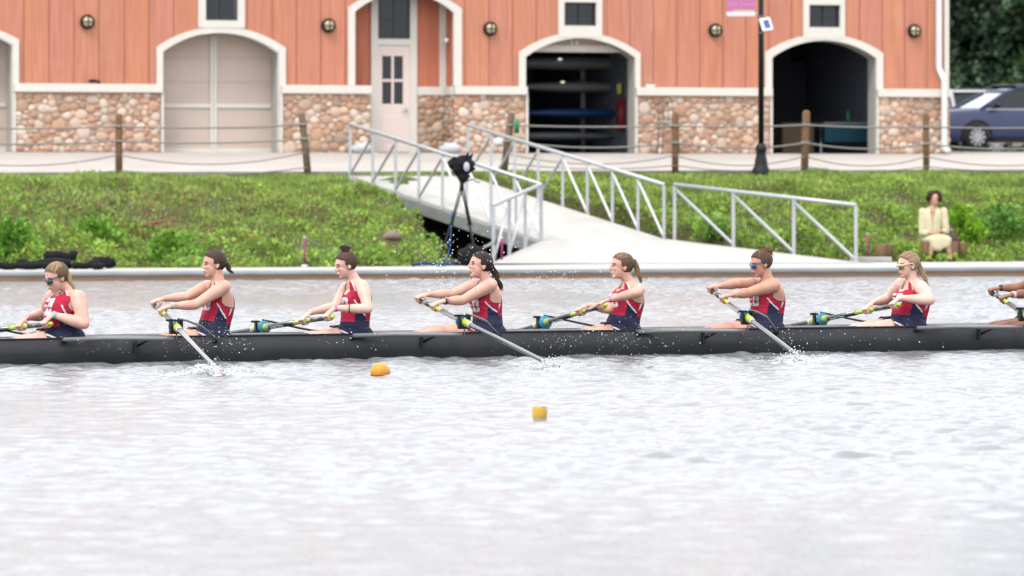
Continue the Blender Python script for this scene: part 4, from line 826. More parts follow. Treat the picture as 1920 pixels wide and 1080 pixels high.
# ================================================================== CARS
def car(name,label,cat,loc,rz,paint,L_,Wd,H,kind='suv',cx=None):
    rt=empty(name,loc,rz,label=label,cat=cat); hl=L_/2; hw=Wd/2
    # body: cross sections along x (front at -x)
    if kind=='suv':
        st=[(-hl,.42,.55,.72),(-hl+.05,.28,.90,.88),(-hl+.3,.22,1.03,.97),(-hl+.9,.22,1.08,.99),(-hl+1.35,.22,1.10,1.0),(0,.22,1.12,1.0),(hl-.9,.22,1.13,1.0),(hl-.2,.26,1.12,.96),(hl,.45,.95,.85)]
        gh=[(-hl+1.12,1.03,.80),(-hl+2.0,H-.12,.68),(-hl+2.5,H-.03,.67),(-.1,H,.67),(hl-1.2,H-.03,.66),(hl-.55,H-.2,.66),(hl-.1,1.05,.78)]
    else:
        st=[(-hl,.42,.7,.8),(-hl+.1,.30,.9,.9),(-hl+.4,.25,1.1,.97),(-hl+.9,.24,1.2,1.0),(0,.24,1.2,1.0),(hl-.2,.26,1.2,.98),(hl,.4,1.1,.9)]
        gh=[(-hl+.5,1.17,.86),(-hl+1.1,H-.1,.78),(-hl+1.5,H,.77),(hl-.4,H,.76),(hl-.1,H-.15,.76),(hl-.02,1.17,.86)]
    rings=[]
    for x,z0,z1,w in st:
        W_=hw*w; rings.append([V(x,-W_*.86,z0),V(x,-W_,z0+.12),V(x,-W_*1.0,(z0+z1)*.55),V(x,-W_*.97,z1-.1),V(x,-W_*.86,z1),V(x,-W_*.4,z1+.03),V(x,W_*.4,z1+.03),V(x,W_*.86,z1),V(x,W_*.97,z1-.1),V(x,W_,(z0+z1)*.55),V(x,W_,z0+.12),V(x,W_*.86,z0)])
    m=MB(); m.loft(rings); m.build('body',paint,rt,bevel=.05)
    zb=1.07 if kind=='suv' else 1.15
    # cabin: roof + pillars as painted shell, glass as separate inset pieces
    def wz(i,f): x,z,w=gh[i]; return V(x,0,z),w
    m=MB(); rr=[]
    for x,z,w in gh[1:-1]: rr.append([V(x,-hw*w,z-.05),V(x,-hw*w*.93,z),V(x,0,z+.02),V(x,hw*w*.93,z),V(x,hw*w,z-.05),V(x,hw*w*.9,z-.07),V(x,-hw*w*.9,z-.07)])
    m.loft(rr)
    for sgn in (-1,1):
        base=hw*.90
        def pill(xb,xt,zt,wt,ww): m.bar(V(xb,sgn*base,zb),V(xt,sgn*hw*wt,zt-.04),ww,.05,up=(0,1,0))
        pill(gh[0][0],gh[1][0],gh[1][1],gh[1][2],.09); pill(gh[0][0]+1.75,gh[0][0]+1.65,H-.02,.67 if kind=='suv' else .77,.10); pill(gh[-1][0]-.9,gh[-2][0]-.5,H-.06,.66 if kind=='suv' else .76,.12); pill(gh[-1][0],gh[-2][0],gh[-2][1],gh[-2][2],.14)
    m.build('roof',paint,rt,bevel=.02)
    g=MB(); wt=gh[1][2]-.01; g.add([V(gh[0][0]+.02,-hw*.86,zb),V(gh[0][0]+.02,hw*.86,zb),V(gh[1][0],hw*wt,gh[1][1]-.05),V(gh[1][0],-hw*wt,gh[1][1]-.05)],[[0,1,2,3]]); g.build('windscreen',mat('pale_windscreen',(.10,.13,.14),.05,spec=1.0,coat=.6),rt)
    for sgn in (-1,1):
        g=MB(); wt=(gh[3][2])-.015; poly=[V(gh[0][0]+.05,sgn*hw*.885,zb),V(gh[1][0]+.02,sgn*hw*(gh[1][2]-.015),gh[1][1]-.06),V(gh[3][0],sgn*hw*wt,H-.07),V(gh[-2][0],sgn*hw*(gh[-2][2]-.015),gh[-2][1]-.07),V(gh[-1][0]-.05,sgn*hw*.885,zb)]
        g.add(poly,[[0,1,2,3,4]]); g.build('side_glass',M['glass'],rt)
        # mirror
        g=MB(); x=gh[0][0]+.42; g.ell(V(x,sgn*(hw*.9+.16),zb+.10),(.08,.12,.08),nu=10,nv=8); g.bar(V(x,sgn*hw*.86,zb+.02),V(x,sgn*(hw*.9+.1),zb+.06),.05); g.build('mirror',M['black'],rt)
    wb=.29*L_
    for x in (-wb,wb):
        for sgn in (-1,1):
            wl_=MB(); wl_.tube([V(x,sgn*(hw*.72),.35),V(x,sgn*(hw*.99),.35),V(x,sgn*(hw*1.005),.35)],[.35,.35,.31],26); w=wl_.build('wheel',M['darkrub'],rt)
            r=MB()
            r.tube([V(x,sgn*hw*1.0,.35),V(x,sgn*hw*1.012,.35)],[.24,.23],22,); r.build('hub_back',M['gunmetal'],w)
            r=MB()
            for k in range(10):
                a=2*pi*k/10; r.bar(V(x,sgn*hw*1.02,.35),V(x+cos(a)*.23,sgn*hw*1.02,.35+sin(a)*.23),.035,.03,up=(0,1,0))
            r.build('rim',M['steel'],w)
            ar=MB(); pts=[V(x+cos(a)*.42,sgn*hw*.985,.35+sin(a)*.42) for a in np.linspace(-.15,pi+.15,18)]; ar.tube(pts,.045,6); ar.build('wheel_arch',M['darkrub'],rt)
    for sgn in (-1,1):
        h=MB(); h.ell(V(-hl+.22,sgn*hw*.74,.80),(.16,.17,.07),nu=12,nv=8); h.build('headlight',M['steel'],rt)
        s_=MB(); s_.bar(V(-wb+.5,sgn*hw*1.0,.28),V(wb-.5,sgn*hw*1.0,.28),.10,.05,up=(0,1,0)); s_.build('sill',M['darkrub'],rt)
        s_=MB(); s_.bar(V(gh[0][0]+.15,sgn*hw*.925,zb+.005),V(hl-.6,sgn*hw*.925,zb+.01),.03,.03); s_.build('window_trim',M['steel'],rt)
    s_=MB(); s_.box(-hl-.01,-hl+.03,-hw*.5,hw*.5,.42,.62); s_.build('grille',M['darkrub'],rt)
    for sgn in (-1,1): s_=MB(); s_.tube([V(-hl+2.2,sgn*hw*.6,H+.03),V(hl-.8,sgn*hw*.6,H+.03)],.02,6); s_.build('roof_rail',M['gunmetal'],rt)
    return rt
blue=mat('blue_car_paint',(.018,.030,.100),.3,coat=.35); silver=mat('white_car_paint',(.55,.55,.56),.3,coat=.7)
px0=1766; Yc=121.5; x0=(px0-960)/F*Yc
car('blue_car','dark blue SUV parked facing left beside the boathouse corner','car',(12.91,122.4,2.44),radians(22),blue,4.7,1.88,1.70)
car('white_van','white people carrier mostly hidden behind the blue car','van',((1815-960)/F*133-.6,133,2.38),radians(4),silver,4.3,1.9,1.85,kind='van')
# ================================================================== BUOYS
bo=mat('orange_buoy',(.80,.36,.015),.45,col2=(.55,.22,.03),nscale=10); by=mat('yellow_buoy',(.68,.42,.01),.5,col2=(.42,.26,.04),nscale=7)
p_=dz(713,706,0.0); r=19/ (F/p_.y); m=MB(); m.ell((0,0,r*.42),(r,r,r*.95),nu=24,nv=18); rt=m.build('marker_buoy',bo,loc=p_); tag(rt,'round orange buoy floating just in front of the boat','buoy')
m=MB(); m.tube([(0,0,r*.10),(0,0,r*.17)],r*.985,24); m.build('grime_band',mat('grime',(.30,.10,.02),.8,noise=.5,nscale=30),rt)
p_=dz(1011,785,0.0); s=F/p_.y; m=MB(); w=14.5/s; m.tube([V(0,0,-.05),V(0,0,.0),V(0.004,0,19/s),V(.006,0,21/s)],[w,w*.97,w,w*.9],20); rt=tag(m.build('marker_buoy',by,loc=p_),'small yellow drum buoy floating alone in the foreground water','buoy'); rt.rotation_euler=(.05,.06,.4)
m=MB(); m.tube([V(0.004,0,21/s),V(0.004,0,22.5/s)],w*.86,20); m.build('buoy_cap',M['gunmetal'],rt)
# ================================================================== ROWING SHELL
PS=atan2(4.0,9.38); BD=Vector((cos(PS),sin(PS),0)); BA_=Vector((-sin(PS),cos(PS),0))   # boat axis (to the bow) and the direction away from the camera
_l=V(-4.475,41.0,0); _u=V(4.908,45.0,0); _tt=(0-_l.x)/(_u.x-_l.x); P0_=_l.lerp(_u,_tt)+BA_*.285
def B2W(v): return P0_+BD*v[0]+BA_*v[1]+Vector((0,0,v[2]))
def J(px,py,y):   # boat-frame point on the vertical plane at lateral offset y seen at the given image point
    k=(px-960)/F; ox=P0_.x+BA_.x*y; oy=P0_.y+BA_.y*y; x=(k*oy-ox)/(BD.x-k*BD.y); Y=oy+x*BD.y; return Vector((x,y,CAMH+(HY-py)/F*Y))
SH=empty('rowing_shell',P0_,PS,label='long black carbon rowing eight lying across the picture',cat='rowing boat')
GZ=.228; BW=.285
def hull_sec(x):   # half beam, keel depth, gunwale height
    xs=[-8.4,-7,-5.3,-3.8,0,4,6.2,8,9.4]; b=[.02,.12,.22,BW-.01,BW,BW-.01,.21,.11,.015]; d=[.0,-.07,-.12,-.14,-.15,-.14,-.12,-.07,.02]; g=[.16,.19,.215,GZ,GZ,GZ,.22,.20,.17]
    return np.interp(x,xs,b),np.interp(x,xs,d),np.interp(x,xs,g)
rings=[]; inner=[]
for x in np.linspace(-8.4,9.4,120):
    b,d,g=hull_sec(x); ring=[]
    for a in np.linspace(0,pi,19):
        cy=-cos(a); sz=sin(a)**.55 if a not in (0,pi) else 0
        ring.append(V(x,b*cy*(1-.04*sz)+0,g+(d-g)*sz))
    rings.append(ring)
m=MB(); m.loft(rings,cap=False); h=m.build('hull',M['carbon'],SH)
sm=h.modifiers.new('s','SOLIDIFY'); sm.thickness=.012; sm.offset=1
m=MB()
for x0,x1 in ((-8.4,-5.6),(6.1,9.4)):
    xx=np.linspace(x0,x1,16); vs=[];fs=[]
    for x in xx: b,d,g=hull_sec(x); vs+=[(x,-b,g-.003),(x,0,g+.02),(x,b,g-.003)]
    for i in range(len(xx)-1): fs+=[[i*3,i*3+3,i*3+4,i*3+1],[i*3+1,i*3+4,i*3+5,i*3+2]]
    m.add(vs,fs,True)
m.build('end_canvas',M['carbon'],SH)
for sgn in (-1,1):
    m=MB(); pts=[]; 
    for x in np.linspace(-5.9,6.3,60): b,d,g=hull_sec(x); pts.append(V(x,sgn*(b+.004),g+.004))
    m.tube(pts,.009,6); m.build('gunwale',M['black'],SH)
m=MB()
for x in np.linspace(-5.6,6.1,9):
    b,d,g=hull_sec(x); m.box(x-.01,x+.01,-b*.93,b*.93,.10,.125)
m.build('cross_ribs',M['carbon'],SH)
m=MB(); m.box(-5.7,6.2,-.23,.23,.06,.072); m.build('inner_deck',M['carbon'],SH)
# --- rowers: measured joints in the photograph (px)
RW=[
 dict(near=False,hip=(124,628,28),belly=(116,604,34),chest=(121,579,31),up=(132,558,26),neck=(129,543),head=(105,521),hs=1.10,pitch=22,yaw=-14,ns=(147,557),ne=(157,607),fs=(99,556),fe=(82,590),knee=(20,640),g=1.22,end=(97,607),pin=(-45,623),skin=0,hair='blond_pony',glass='dark',
      lab='long haired rower nearest the left edge, in dark sunglasses with a blond ponytail'),
 dict(near=True,hip=(398,626,29),belly=(404,602,28),chest=(412,572,27),up=(413,550,23),neck=(409,527),head=(400,496),hs=1.04,pitch=4,yaw=0,ns=(420,535),ne=(366,572),fs=(389,535),fe=(350,556),knee=(313,631),g=1.0,end=(289,569),pin=(331,613),skin=1,hair='brown_braid',glass=None,
      lab='rower with dark braided hair, the second person from the left, arms reaching forward'),
 dict(near=False,hip=(664,622,27),belly=(666,600,26),chest=(669,564,27),up=(669,543,23),neck=(662,523),head=(647,498),hs=1.02,pitch=14,yaw=0,ns=(680,535),ne=(690,579),fs=(650,538),fe=(628,575),knee=(580,628),g=1.0,end=(625,594),pin=(490,615),skin=2,hair='brown_bun',glass=None,
      lab='rower with a high brown bun looking down behind the orange buoy'),
 dict(near=True,hip=(914,611,27),belly=(914,592,26),chest=(913,566,27),up=(914,545,23),neck=(911,525),head=(899,498),hs=1.06,pitch=-4,yaw=0,ns=(920,532),ne=(868,563),fs=(893,532),fe=(846,552),knee=(803,618),g=1.04,end=(782,560),pin=(871,604),skin=1,hair='dark_long',glass=None,
      lab='rower in front of the tripod with a long dark wavy ponytail'),
 dict(near=False,hip=(1167,613,30),belly=(1172,592,28),chest=(1177,564,30),up=(1182,543,24),neck=(1178,527),head=(1164,500),hs=1.06,pitch=0,yaw=4,ns=(1197,541),ne=(1192,549),fs=(1160,545),fe=(1142,580),knee=(1097,622),g=1.02,end=(1137,572),pin=(1018,606),skin=1,hair='blond_brown',glass=None,elev=True,
      lab='smiling rower with light brown ponytail in front of the white landing plate'),
 dict(near=True,hip=(1436,611,28),belly=(1438,586,30),chest=(1441,561,30),up=(1443,542,25),neck=(1438,523),head=(1426,495),hs=1.05,pitch=14,yaw=0,ns=(1450,533),ne=(1403,549),fs=(1418,532),fe=(1383,531),knee=(1337,616),g=1.12,end=(1330,541),pin=(1402,596),skin=3,hair='brown_lowbun',glass='blue',
      lab='rower with tousled brown bun and blue mirrored sunglasses'),
 dict(near=False,hip=(1702,611,30),belly=(1705,590,32),chest=(1711,562,32),up=(1714,542,26),neck=(1709,524),head=(1701,498),hs=1.07,pitch=6,yaw=-6,ns=(1727,537),ne=(1743,563),fs=(1689,532),fe=(1664,562),knee=(1610,612),g=1.16,end=(1687,571),pin=(1536,600),skin=2,hair='blond_braid',glass='white',
      lab='blond rower with long braid and white framed sunglasses, in front of the seated woman'),
 dict(near=True,hip=(1958,604,28),belly=(1960,583,29),chest=(1963,556,28),up=(1965,536,24),neck=(1960,517),head=(1948,489),hs=1.04,pitch=6,yaw=0,ns=(1972,528),ne=(1921,551),fs=(1940,527),fe=(1907,540),knee=(1866,609),g=1.04,end=(1857,546),pin=(1922,590),skin=4,hair='dark_bun',glass=None,
      lab='darker skinned rower cut off by the right edge, only forearms and knees showing'),
]
def loft_rings(pts):  pass
def csf(P,t):         # smooth interpolation through control values P at parameters T
    T,Vv=P; i=max(0,min(len(T)-2,int(np.searchsorted(T,t))-1)); h=T[i+1]-T[i]; s_=(t-T[i])/h
    def g(k): a=max(0,k-1); b=min(len(T)-1,k+1); return (Vv[b]-Vv[a])/(T[b]-T[a])
    return (2*s_**3-3*s_**2+1)*Vv[i]+(s_**3-2*s_**2+s_)*h*g(i)+(-2*s_**3+3*s_**2)*Vv[i+1]+(s_**3-s_**2)*h*g(i+1)
def ik(S_,W_,l1,l2,hint):
    d=W_-S_; L_=d.length
    if L_>=(l1+l2)*.985: k=L_/((l1+l2)*.985); l1*=k; l2*=k
    a=(l1*l1-l2*l2+L_*L_)/(2*L_); h=sqrt(max(1e-6,l1*l1-a*a)); c=S_+d*(a/L_); q=hint-c; q=q-d*(q.dot(d)/L_**2); q=q.normalized() if q.length>1e-5 else Vector((0,0,-1)); return c+q*h
def best_elbow(S_,W_,hp,y0):
    best=None
    for yy in np.arange(y0-.25,y0+.25,.01):
        h=J(hp[0],hp[1],float(yy)); c=((h-S_).length-.285)**2+((h-W_).length-.245)**2+.05*(yy-y0)**2
        if best is None or c<best[0]: best=(c,h)
    return best[1]
def limb(m,pts,rs,n=14,flat=None):
    """capsule-ended lofted limb, radii interpolated"""
    P=[Vector(p) for p in pts]; path=[];rad=[]
    for i in range(len(P)-1):
        k=6
        for j in range(k if i<len(P)-2 else k+1):
            t_=j/k; path.append(P[i].lerp(P[i+1],t_)); s_=t_*t_*(3-2*t_)*.5+t_*.5; rad.append(rs[i]+(rs[i+1]-rs[i])*s_)
    d0=(path[1]-path[0]).normalized(); d1=(path[-1]-path[-2]).normalized()
    pre=[(path[0]-d0*rad[0]*sin(a),rad[0]*cos(a)) for a in (1.45,1.0,.5)]; post=[(path[-1]+d1*rad[-1]*sin(a),rad[-1]*cos(a)) for a in (.5,1.0,1.45)]
    path=[p for p,_ in pre]+path+[p for p,_ in post]; rad=[r for _,r in pre]+rad+[r for _,r in post]
    m.tube(path,rad,n)
SKIN=[(.76,.46,.37),(.74,.45,.345),(.80,.53,.43),(.64,.36,.255),(.30,.145,.09)]
def skinmat(i):
    k='skin%d'%i
    if k not in M: c=SKIN[i]; M[k]=mat('skin',c,.48,sss=.12,col2=(c[0]*.93,c[1]*.80,c[2]*.80),nscale=9,bump=.06,bscale=120,dist=.002,spec=.25)
    return M[k]
for k_,c_ in dict(suit_red=(.48,.018,.055),suit_navy=(.019,.023,.058),suit_white=(.74,.74,.76)).items():
    mm=mat(k_,c_,.62,noise=.18,nscale=22,bump=0); t=mm.node_tree; p=t.nodes['Principled BSDF']
    tc=t.nodes.new('ShaderNodeTexCoord'); mp=t.nodes.new('ShaderNodeMapping'); mp.inputs['Scale'].default_value=(9,6,34); mp.inputs['Rotation'].default_value=(0,.25,0); nz=t.nodes.new('ShaderNodeTexNoise'); nz.inputs['Scale'].default_value=1.1; nz.inputs['Detail'].default_value=2; bp=t.nodes.new('ShaderNodeBump'); bp.inputs['Strength'].default_value=.9; bp.inputs['Distance'].default_value=.012
    t.links.new(tc.outputs['Object'],mp.inputs[0]); t.links.new(mp.outputs[0],nz.inputs[0]); t.links.new(nz.outputs[0],bp.inputs['Height']); t.links.new(bp.outputs[0],p.inputs['Normal']); M[k_]=mm
HAIR=dict(blond_pony=((.16,.10,.06),(.55,.37,.20)),brown_braid=((.06,.038,.028),(.13,.08,.055)),brown_bun=((.085,.045,.03),(.16,.085,.055)),dark_long=((.035,.024,.022),(.08,.05,.042)),blond_brown=((.12,.075,.045),(.36,.25,.16)),brown_lowbun=((.11,.062,.04),(.17,.095,.06)),blond_braid=((.38,.25,.155),(.40,.26,.16)),dark_bun=((.02,.014,.012),)*2,curly=((.05,.028,.022),(.16,.06,.04)))
def hairmat(c,nm):
    c=tuple(x*.72 for x in c)
    return mat('hair',c,.5,col2=tuple(min(1,x*1.5) for x in c),nscale=14,stretch=(4,6,1),bump=.7,bscale=70,dist=.004,spec=.16)
def remesh(obj,vox,smooth=3,fac=.5):
    r=obj.modifiers.new('r','REMESH'); r.mode='VOXEL'; r.voxel_size=vox; r.adaptivity=0
    s_=obj.modifiers.new('s','SMOOTH'); s_.iterations=smooth; s_.factor=fac
    dg=bpy.context.evaluated_depsgraph_get(); me=bpy.data.meshes.new_from_object(obj.evaluated_get(dg)); mats=[x for x in obj.data.materials]; obj.modifiers.clear(); old=obj.data; obj.data=me; bpy.data.meshes.remove(old)
    if not len(me.materials):
        for x in mats: me.materials.append(x)
    me.polygons.foreach_set('use_smooth',np.ones(len(me.polygons),dtype=bool)); me.update()
def head_parts(m,R,c,s_,face=True):
    """union of shapes for the head; R: matrix of head axes (x forward, y left, z up)"""
    def e(p,r,rot=None,nu=18,nv=14): m.ell(c+R@(Vector(p)*s_),[q*s_ for q in r],R if rot is None else R@rot,nu,nv)
    e((-.012,0,.030),(.094,.073,.086)); e((.022,0,-.028),(.060,.057,.078)); e((.030,0,-.060),(.048,.046,.045)); e((.058,0,-.088),(.022,.024,.020)); e((-.02,0,-.035),(.055,.05,.05))
    e((.070,0,.030),(.016,.045,.012)); e((.082,0,-.050),(.010,.022,.008)); e((.080,0,-.060),(.010,.020,.008)); e((.058,.030,-.018),(.020,.018,.022)); e((.058,-.030,-.018),(.020,.018,.022))
    m.tube([c+R@(Vector(p)*s_) for p in ((.078,0,.024),(.090,0,.006),(.100,0,-.014),(.096,0,-.024))],[.008*s_,.009*s_,.0125*s_,.010*s_],8)
    e((.090,.010,-.022),(.009,.007,.007)); e((.090,-.010,-.022),(.009,.007,.007))
    for sg in (-1,1): e((-.012,sg*.074,-.008),(.019,.008,.030),Matrix.Rotation(-.25,3,'Y'),12,10)
def hand(m,G,o,W_,side,rh=.018):
    """hand curled round a handle: G grip point on the handle axis, o handle direction, W_ wrist"""
    o=o.normalized(); f=(G-W_); f=(f-o*f.dot(o)).normalized(); u=o.cross(f)
    if u.z<0: u=-u
    pal=G-f*.02+u*(rh+.016)
    # palm: flat rounded slab from the wrist to the knuckles
    kn=G+f*.020+u*(rh+.020)
    for k in range(4):
        off=(k-1.5)*.0195; a=W_+o*off*.5; b=kn+o*off; limb(m,[a,a.lerp(b,.55)+u*.004,b],[.017,.0145,.0115],10)
    for k in range(4):
        off=(k-1.5)*.0205; L_=[.95,1.04,1.0,.86][k]; c=G+o*off; r=rh+.0085
        pts=[c+(f*cos(a)+u*sin(a))*r for a in np.linspace(1.15,1.15-3.3*L_,8)]
        pts=[kn+o*off*.97]+pts; m.tube(pts,[.0098,.0098,.0095,.0092,.009,.0087,.0084,.008,.0066],8)
    # thumb leaves the side of the palm and closes under the handle
    sgn=side; b0=W_.lerp(kn,.45)+o*sgn*.030-u*.004; m.tube([b0,b0-u*.022+o*sgn*.008,G-u*(rh+.010)-f*.012+o*sgn*.028,G-u*(rh+.010)+f*.014+o*sgn*.020],[.0125,.0115,.0105,.008],8)
def person_rower(idx,d):
    near=d['near']; g=d['g']; ys=-1 if near else 1
    # oar geometry ---------------------------------------------------
    pin=J(d['pin'][0],d['pin'][1],ys*.84); camb=Vector(((Vector((0,0,0))-P0_).dot(BD),(Vector((0,0,0))-P0_).dot(BA_),CAMH))
    e0=J(d['end'][0],d['end'][1],0); ray=(e0-camb).normalized(); IN=1.15
    q=pin-camb; b_=ray.dot(q); disc=b_*b_-(q.length_squared-IN*IN)
    s_=b_+ (1 if near else -1)*sqrt(max(0,disc)); E=camb+ray*s_
    if disc<0: E=pin+(camb+ray*b_-pin).normalized()*IN
    od=(pin-E).normalized()                # from handle end to pin
    # torso -----------------------------------------------------------
    C=[];D=[];Wd=[]
    prof=dict(hip=.170,belly=.138,chest=.152,up=.158)
    # extra ring below the hips
    hp=J(*d['hip'][:2],0); keys=['hip','belly','chest','up']; wid=[prof[k]*g**.8 for k in keys]
    cen=[J(d[k][0],d[k][1],0) for k in keys]; dep=[]
    for k,w in zip(keys,wid):
        s=F/ (P0_.y+J(d[k][0],d[k][1],0).x*BD.y); hpx=d[k][2]/s; dep.append(max(.085,sqrt(max(1e-4,hpx**2-(w*sin(PS))**2))/cos(PS)*.97))
    nb=J(d['neck'][0],d['neck'][1],0)
    base=hp+(hp-cen[1]).normalized()*.02; base.z=min(base.z,.20)-.02
    cen=[base]+cen+[cen[-1].lerp(nb,.55),nb]; dep=[dep[0]*.80]+dep+[.078*g**.4,.056]; wid=[.150*g**.8]+wid+[.112,.058]
    T=[0]
    for a,b in zip(cen[:-1],cen[1:]): T.append(T[-1]+(b-a).length)
    Lt=T[-1]; T=[x/Lt for x in T]
    px_=(T,[c.x for c in cen]); pz_=(T,[c.z for c in cen]); pd_=(T,dep); pw_=(T,wid)
    tc_=T[3]
    def spine(t_): return Vector((csf(px_,t_),0,csf(pz_,t_)))
    tw=d.get('twist',0)
    def torso_pt(t_,th,off=0.0,wr=True):      # th: 0 front (stern side), + toward camera side (y<0)
        c=spine(t_); dd=csf(pd_,t_)+off; w=csf(pw_,t_)+off; tan_=(spine(min(1,t_+.02))-spine(max(0,t_-.02))).normalized(); fw=Vector((-tan_.z,0,tan_.x)); 
        if fw.x>0: fw=-fw
        cs,sn_=cos(th),sin(th); ex=.86; x_=abs(cs)**ex*(1 if cs>=0 else -1); y_=abs(sn_)**ex*(1 if sn_>=0 else -1)
        # bust and shoulder-blade relief
        bust=.026*g*math.exp(-((t_-tc_)/.085)**2)*(math.exp(-((abs(th)-.42)/.34)**2)); back=-.012*math.exp(-((abs(th)-pi)/.25)**2)
        return c+fw*(x_*dd+bust*cs)+Vector((0,-y_*w-bust*.3*sn_,0))+fw*(-back)
    m=MB(); rings=[[torso_pt(t_,th) for th in np.linspace(-pi,pi,40,endpoint=False)] for t_ in np.linspace(0,1,36)]
    m.loft(rings)
    # shoulders, arms
    yn,yf=-.170*g**.5,.170*g**.5
    SN=J(d['ns'][0],d['ns'][1],yn)-Vector((0,0,.012)); SF=J(d['fs'][0],d['fs'][1],yf)-Vector((0,0,.012))
    ga,gb=.07,.45            # grip distances from the handle end
    gn,gf=(gb,ga) if near else (ga,gb)
    GN=E+od*gn; GF=E+od*gf
    rh=.019
    arms=[]
    for S_,G,hintp,yy,sd in ((SN,GN,d['ne'],yn-(.10 if d.get('elev') else .05),1),(SF,GF,d['fe'],yf+.05,-1)):
        hint=J(hintp[0],hintp[1],yy)
        back=(S_-G); back=(back-od*back.dot(od)); back=back.normalized() if back.length>1e-4 else Vector((1,0,0))
        Wr=G+back*.085+Vector((0,0,.030)); El=best_elbow(S_,Wr,hintp,yy)
        if (El-S_).length>0:
            if El.z<.0: El.z=.0
        arms.append((S_,El,Wr,G,hint,sd))
        k=g**.9
        limb(m,[S_.lerp(nb,.42)+Vector((.0,0,-.022)),S_],[.050*k,.062*k],14)
        limb(m,[S_,S_.lerp(El,.28),S_.lerp(El,.6),El],[.061*k,.060*k,.051*k,.043*k],14)
        limb(m,[El,El.lerp(Wr,.3),Wr],[.043*k,.045*k,.026*k**.4],14)
        sdn=1 if sd>0 else 1
        # the thumb points toward the other hand's side
        other=GF if sd>0 else GN; hand(m,G,od,Wr,1 if (other-G).dot(od)>0 else -1,rh)
    # neck & head
    hc=J(d['head'][0],d['head'][1],0); hs=d['hs']
    pit=radians(d['pitch']); yaw=radians(d['yaw'])
    fwd=Vector((-cos(pit)*cos(yaw),sin(yaw)*1.0*cos(pit),-sin(pit))).normalized(); left=Vector((0,0,1)).cross(fwd).normalized(); upv=fwd.cross(left).normalized()
    R=Matrix((fwd,left,upv)).transposed()
    limb(m,[nb+Vector((.0,0,-.04)),nb+Vector((0,0,.0)),hc+R@Vector((-.025,0,-.055))*hs],[.066,.059,.054],16)
    head_parts(m,R,hc,hs)
    # legs
    kn_=[]
    for sg in (-1,1):
        K=J(d['knee'][0],d['knee'][1],0); K=Vector((K.x+(0.03 if sg>0 else 0),sg*.105,K.z-.022)); Hp=Vector((cen[1].x+.03,sg*.092,.215)); A_=K+Vector((-.36,0,-.13)); A_.y*=.7; A_.z=min(max(A_.z,.10),.15)
        kn_.append((Hp,K,A_)); limb(m,[Hp,Hp.lerp(K,.45),K],[.088*g,.082*g**.9,.053],16); limb(m,[K,K.lerp(A_,.35),A_],[.052,.050,.034],14); limb(m,[A_,A_+Vector((-.06,0,.01)),A_+Vector((-.12,0,.04))],[.036,.032,.024],12)
    ob=m.build('person',skinmat(d['skin']),loc=P0_); ob.rotation_euler=(0,0,PS)
    remesh(ob,.0062,4,.45)
    tag(ob,d['lab'],'rower',group='rowers of the eight')
    rootcol=ob
    # ---------------------------------------------------------------- unisuit: dense parametric shell
    NT,NA=150,200; ts=np.linspace(.0,1.0,NT+1); th_=np.linspace(-pi,pi,NA+1)
    vs=[];fs=[];mi=[]
    for t_ in ts:
        for a in th_[:-1]: vs.append(torso_pt(t_,a,.0065))
    tch=T[3]; tup=T[4]; tb=T[2]; thip=T[1]
    def top_edge(a):   # upper boundary of the suit along the spine parameter for angle a (radians, 0 = chest)
        A_=abs(a)*180/pi
        xs_=[0,12,22,28,34,57,68,75,90,120,150,163,172,180]; 
        ys_=[tch+.10,tch+.115,tup+.07,tup+.16,1.0,1.0,tup+.02,tch+.045,tch-.01,tch-.015,tch+.0,tup-.02,tup+.07,tup+.11]
        return float(np.interp(A_,xs_,ys_))
    # emblem on the chest: block letters with a thin line crossing
    def emblem(x,z):   # metres from the centre, x to the wearer's left/near side
        # big rounded D-like letter
        s=False
        X,Z=x-.035,z
        if -.042<X<.048 and -.055<Z<.055:
            rx=(X-.048+.028) ; corner = X>.02 and abs(Z)>.027 and (X-.02)**2+(abs(Z)-.027)**2>.028**2
            slot = -.010<X<.016 and -.030<Z<.030
            s = not corner and not slot and abs(Z+.008)>.0045
        X=x+.055
        if -.040<X<.038 and -.055<Z<.055:
            s = s or not ((X>-.012 and (.012<abs(Z)<.032))) and abs(Z+.008)>.004
        return s
    tedge=[top_edge(a) for a in th_]
    lo_cut=0.0
    for i in range(NT):
        tm=(ts[i]+ts[i+1])/2
        c_=spine(tm); dd=csf(pd_,tm); ww=csf(pw_,tm)
        for j in range(NA):
            am=(th_[j]+th_[j+1])/2; te=(tedge[j]+tedge[j+1])/2; A_=abs(am)*180/pi
            if tm>te: continue
            fs.append([i*NA+j,i*NA+(j+1)%NA,(i+1)*NA+(j+1)%NA,(i+1)*NA+j][::-1])
            waist=tb-.035+.05*cos(am)*-.6+.02
            k=0
            if tm<waist: k=1
            else:
                u_=(tm-waist)/(tch-waist)
                if 66+4*u_<A_<110-6*u_: k=1
                # white slash and triangle on the side
                if u_>.28 and tm<te-.012:
                    c1=104-46*(u_-.28)/.75-2; 
                    if abs(A_-c1-2)<3.6 and u_<1.05: k=2
                    if 112<A_<112+24*(u_-.40) and u_>.45: k=2
                    if c1+6<A_<112 and u_>.35: k=0
            edge=te-tm
            if tm>tup-.02 and edge<.03 and 45<A_<90: k=2
            elif A_>150 and tm>tup-.03 and edge<.035: k=2
            elif edge<.012 and A_>60: k=1
            if tm>tup+.03 and 30<A_<120: k=2 if A_>50 else k
            # emblem
            xx=am*(dd*.5+ww*.5); zz=(tm-(tch+tb*0.0)+.055)*Lt
            if emblem(xx,zz+.0): k=2
            # back lettering strip
            if A_>168 and tb+.02<tm<tch+.0 and (int(tm*Lt/.028)%2==0 or A_>176): k=2 if A_>171 else k
            mi.append(k)
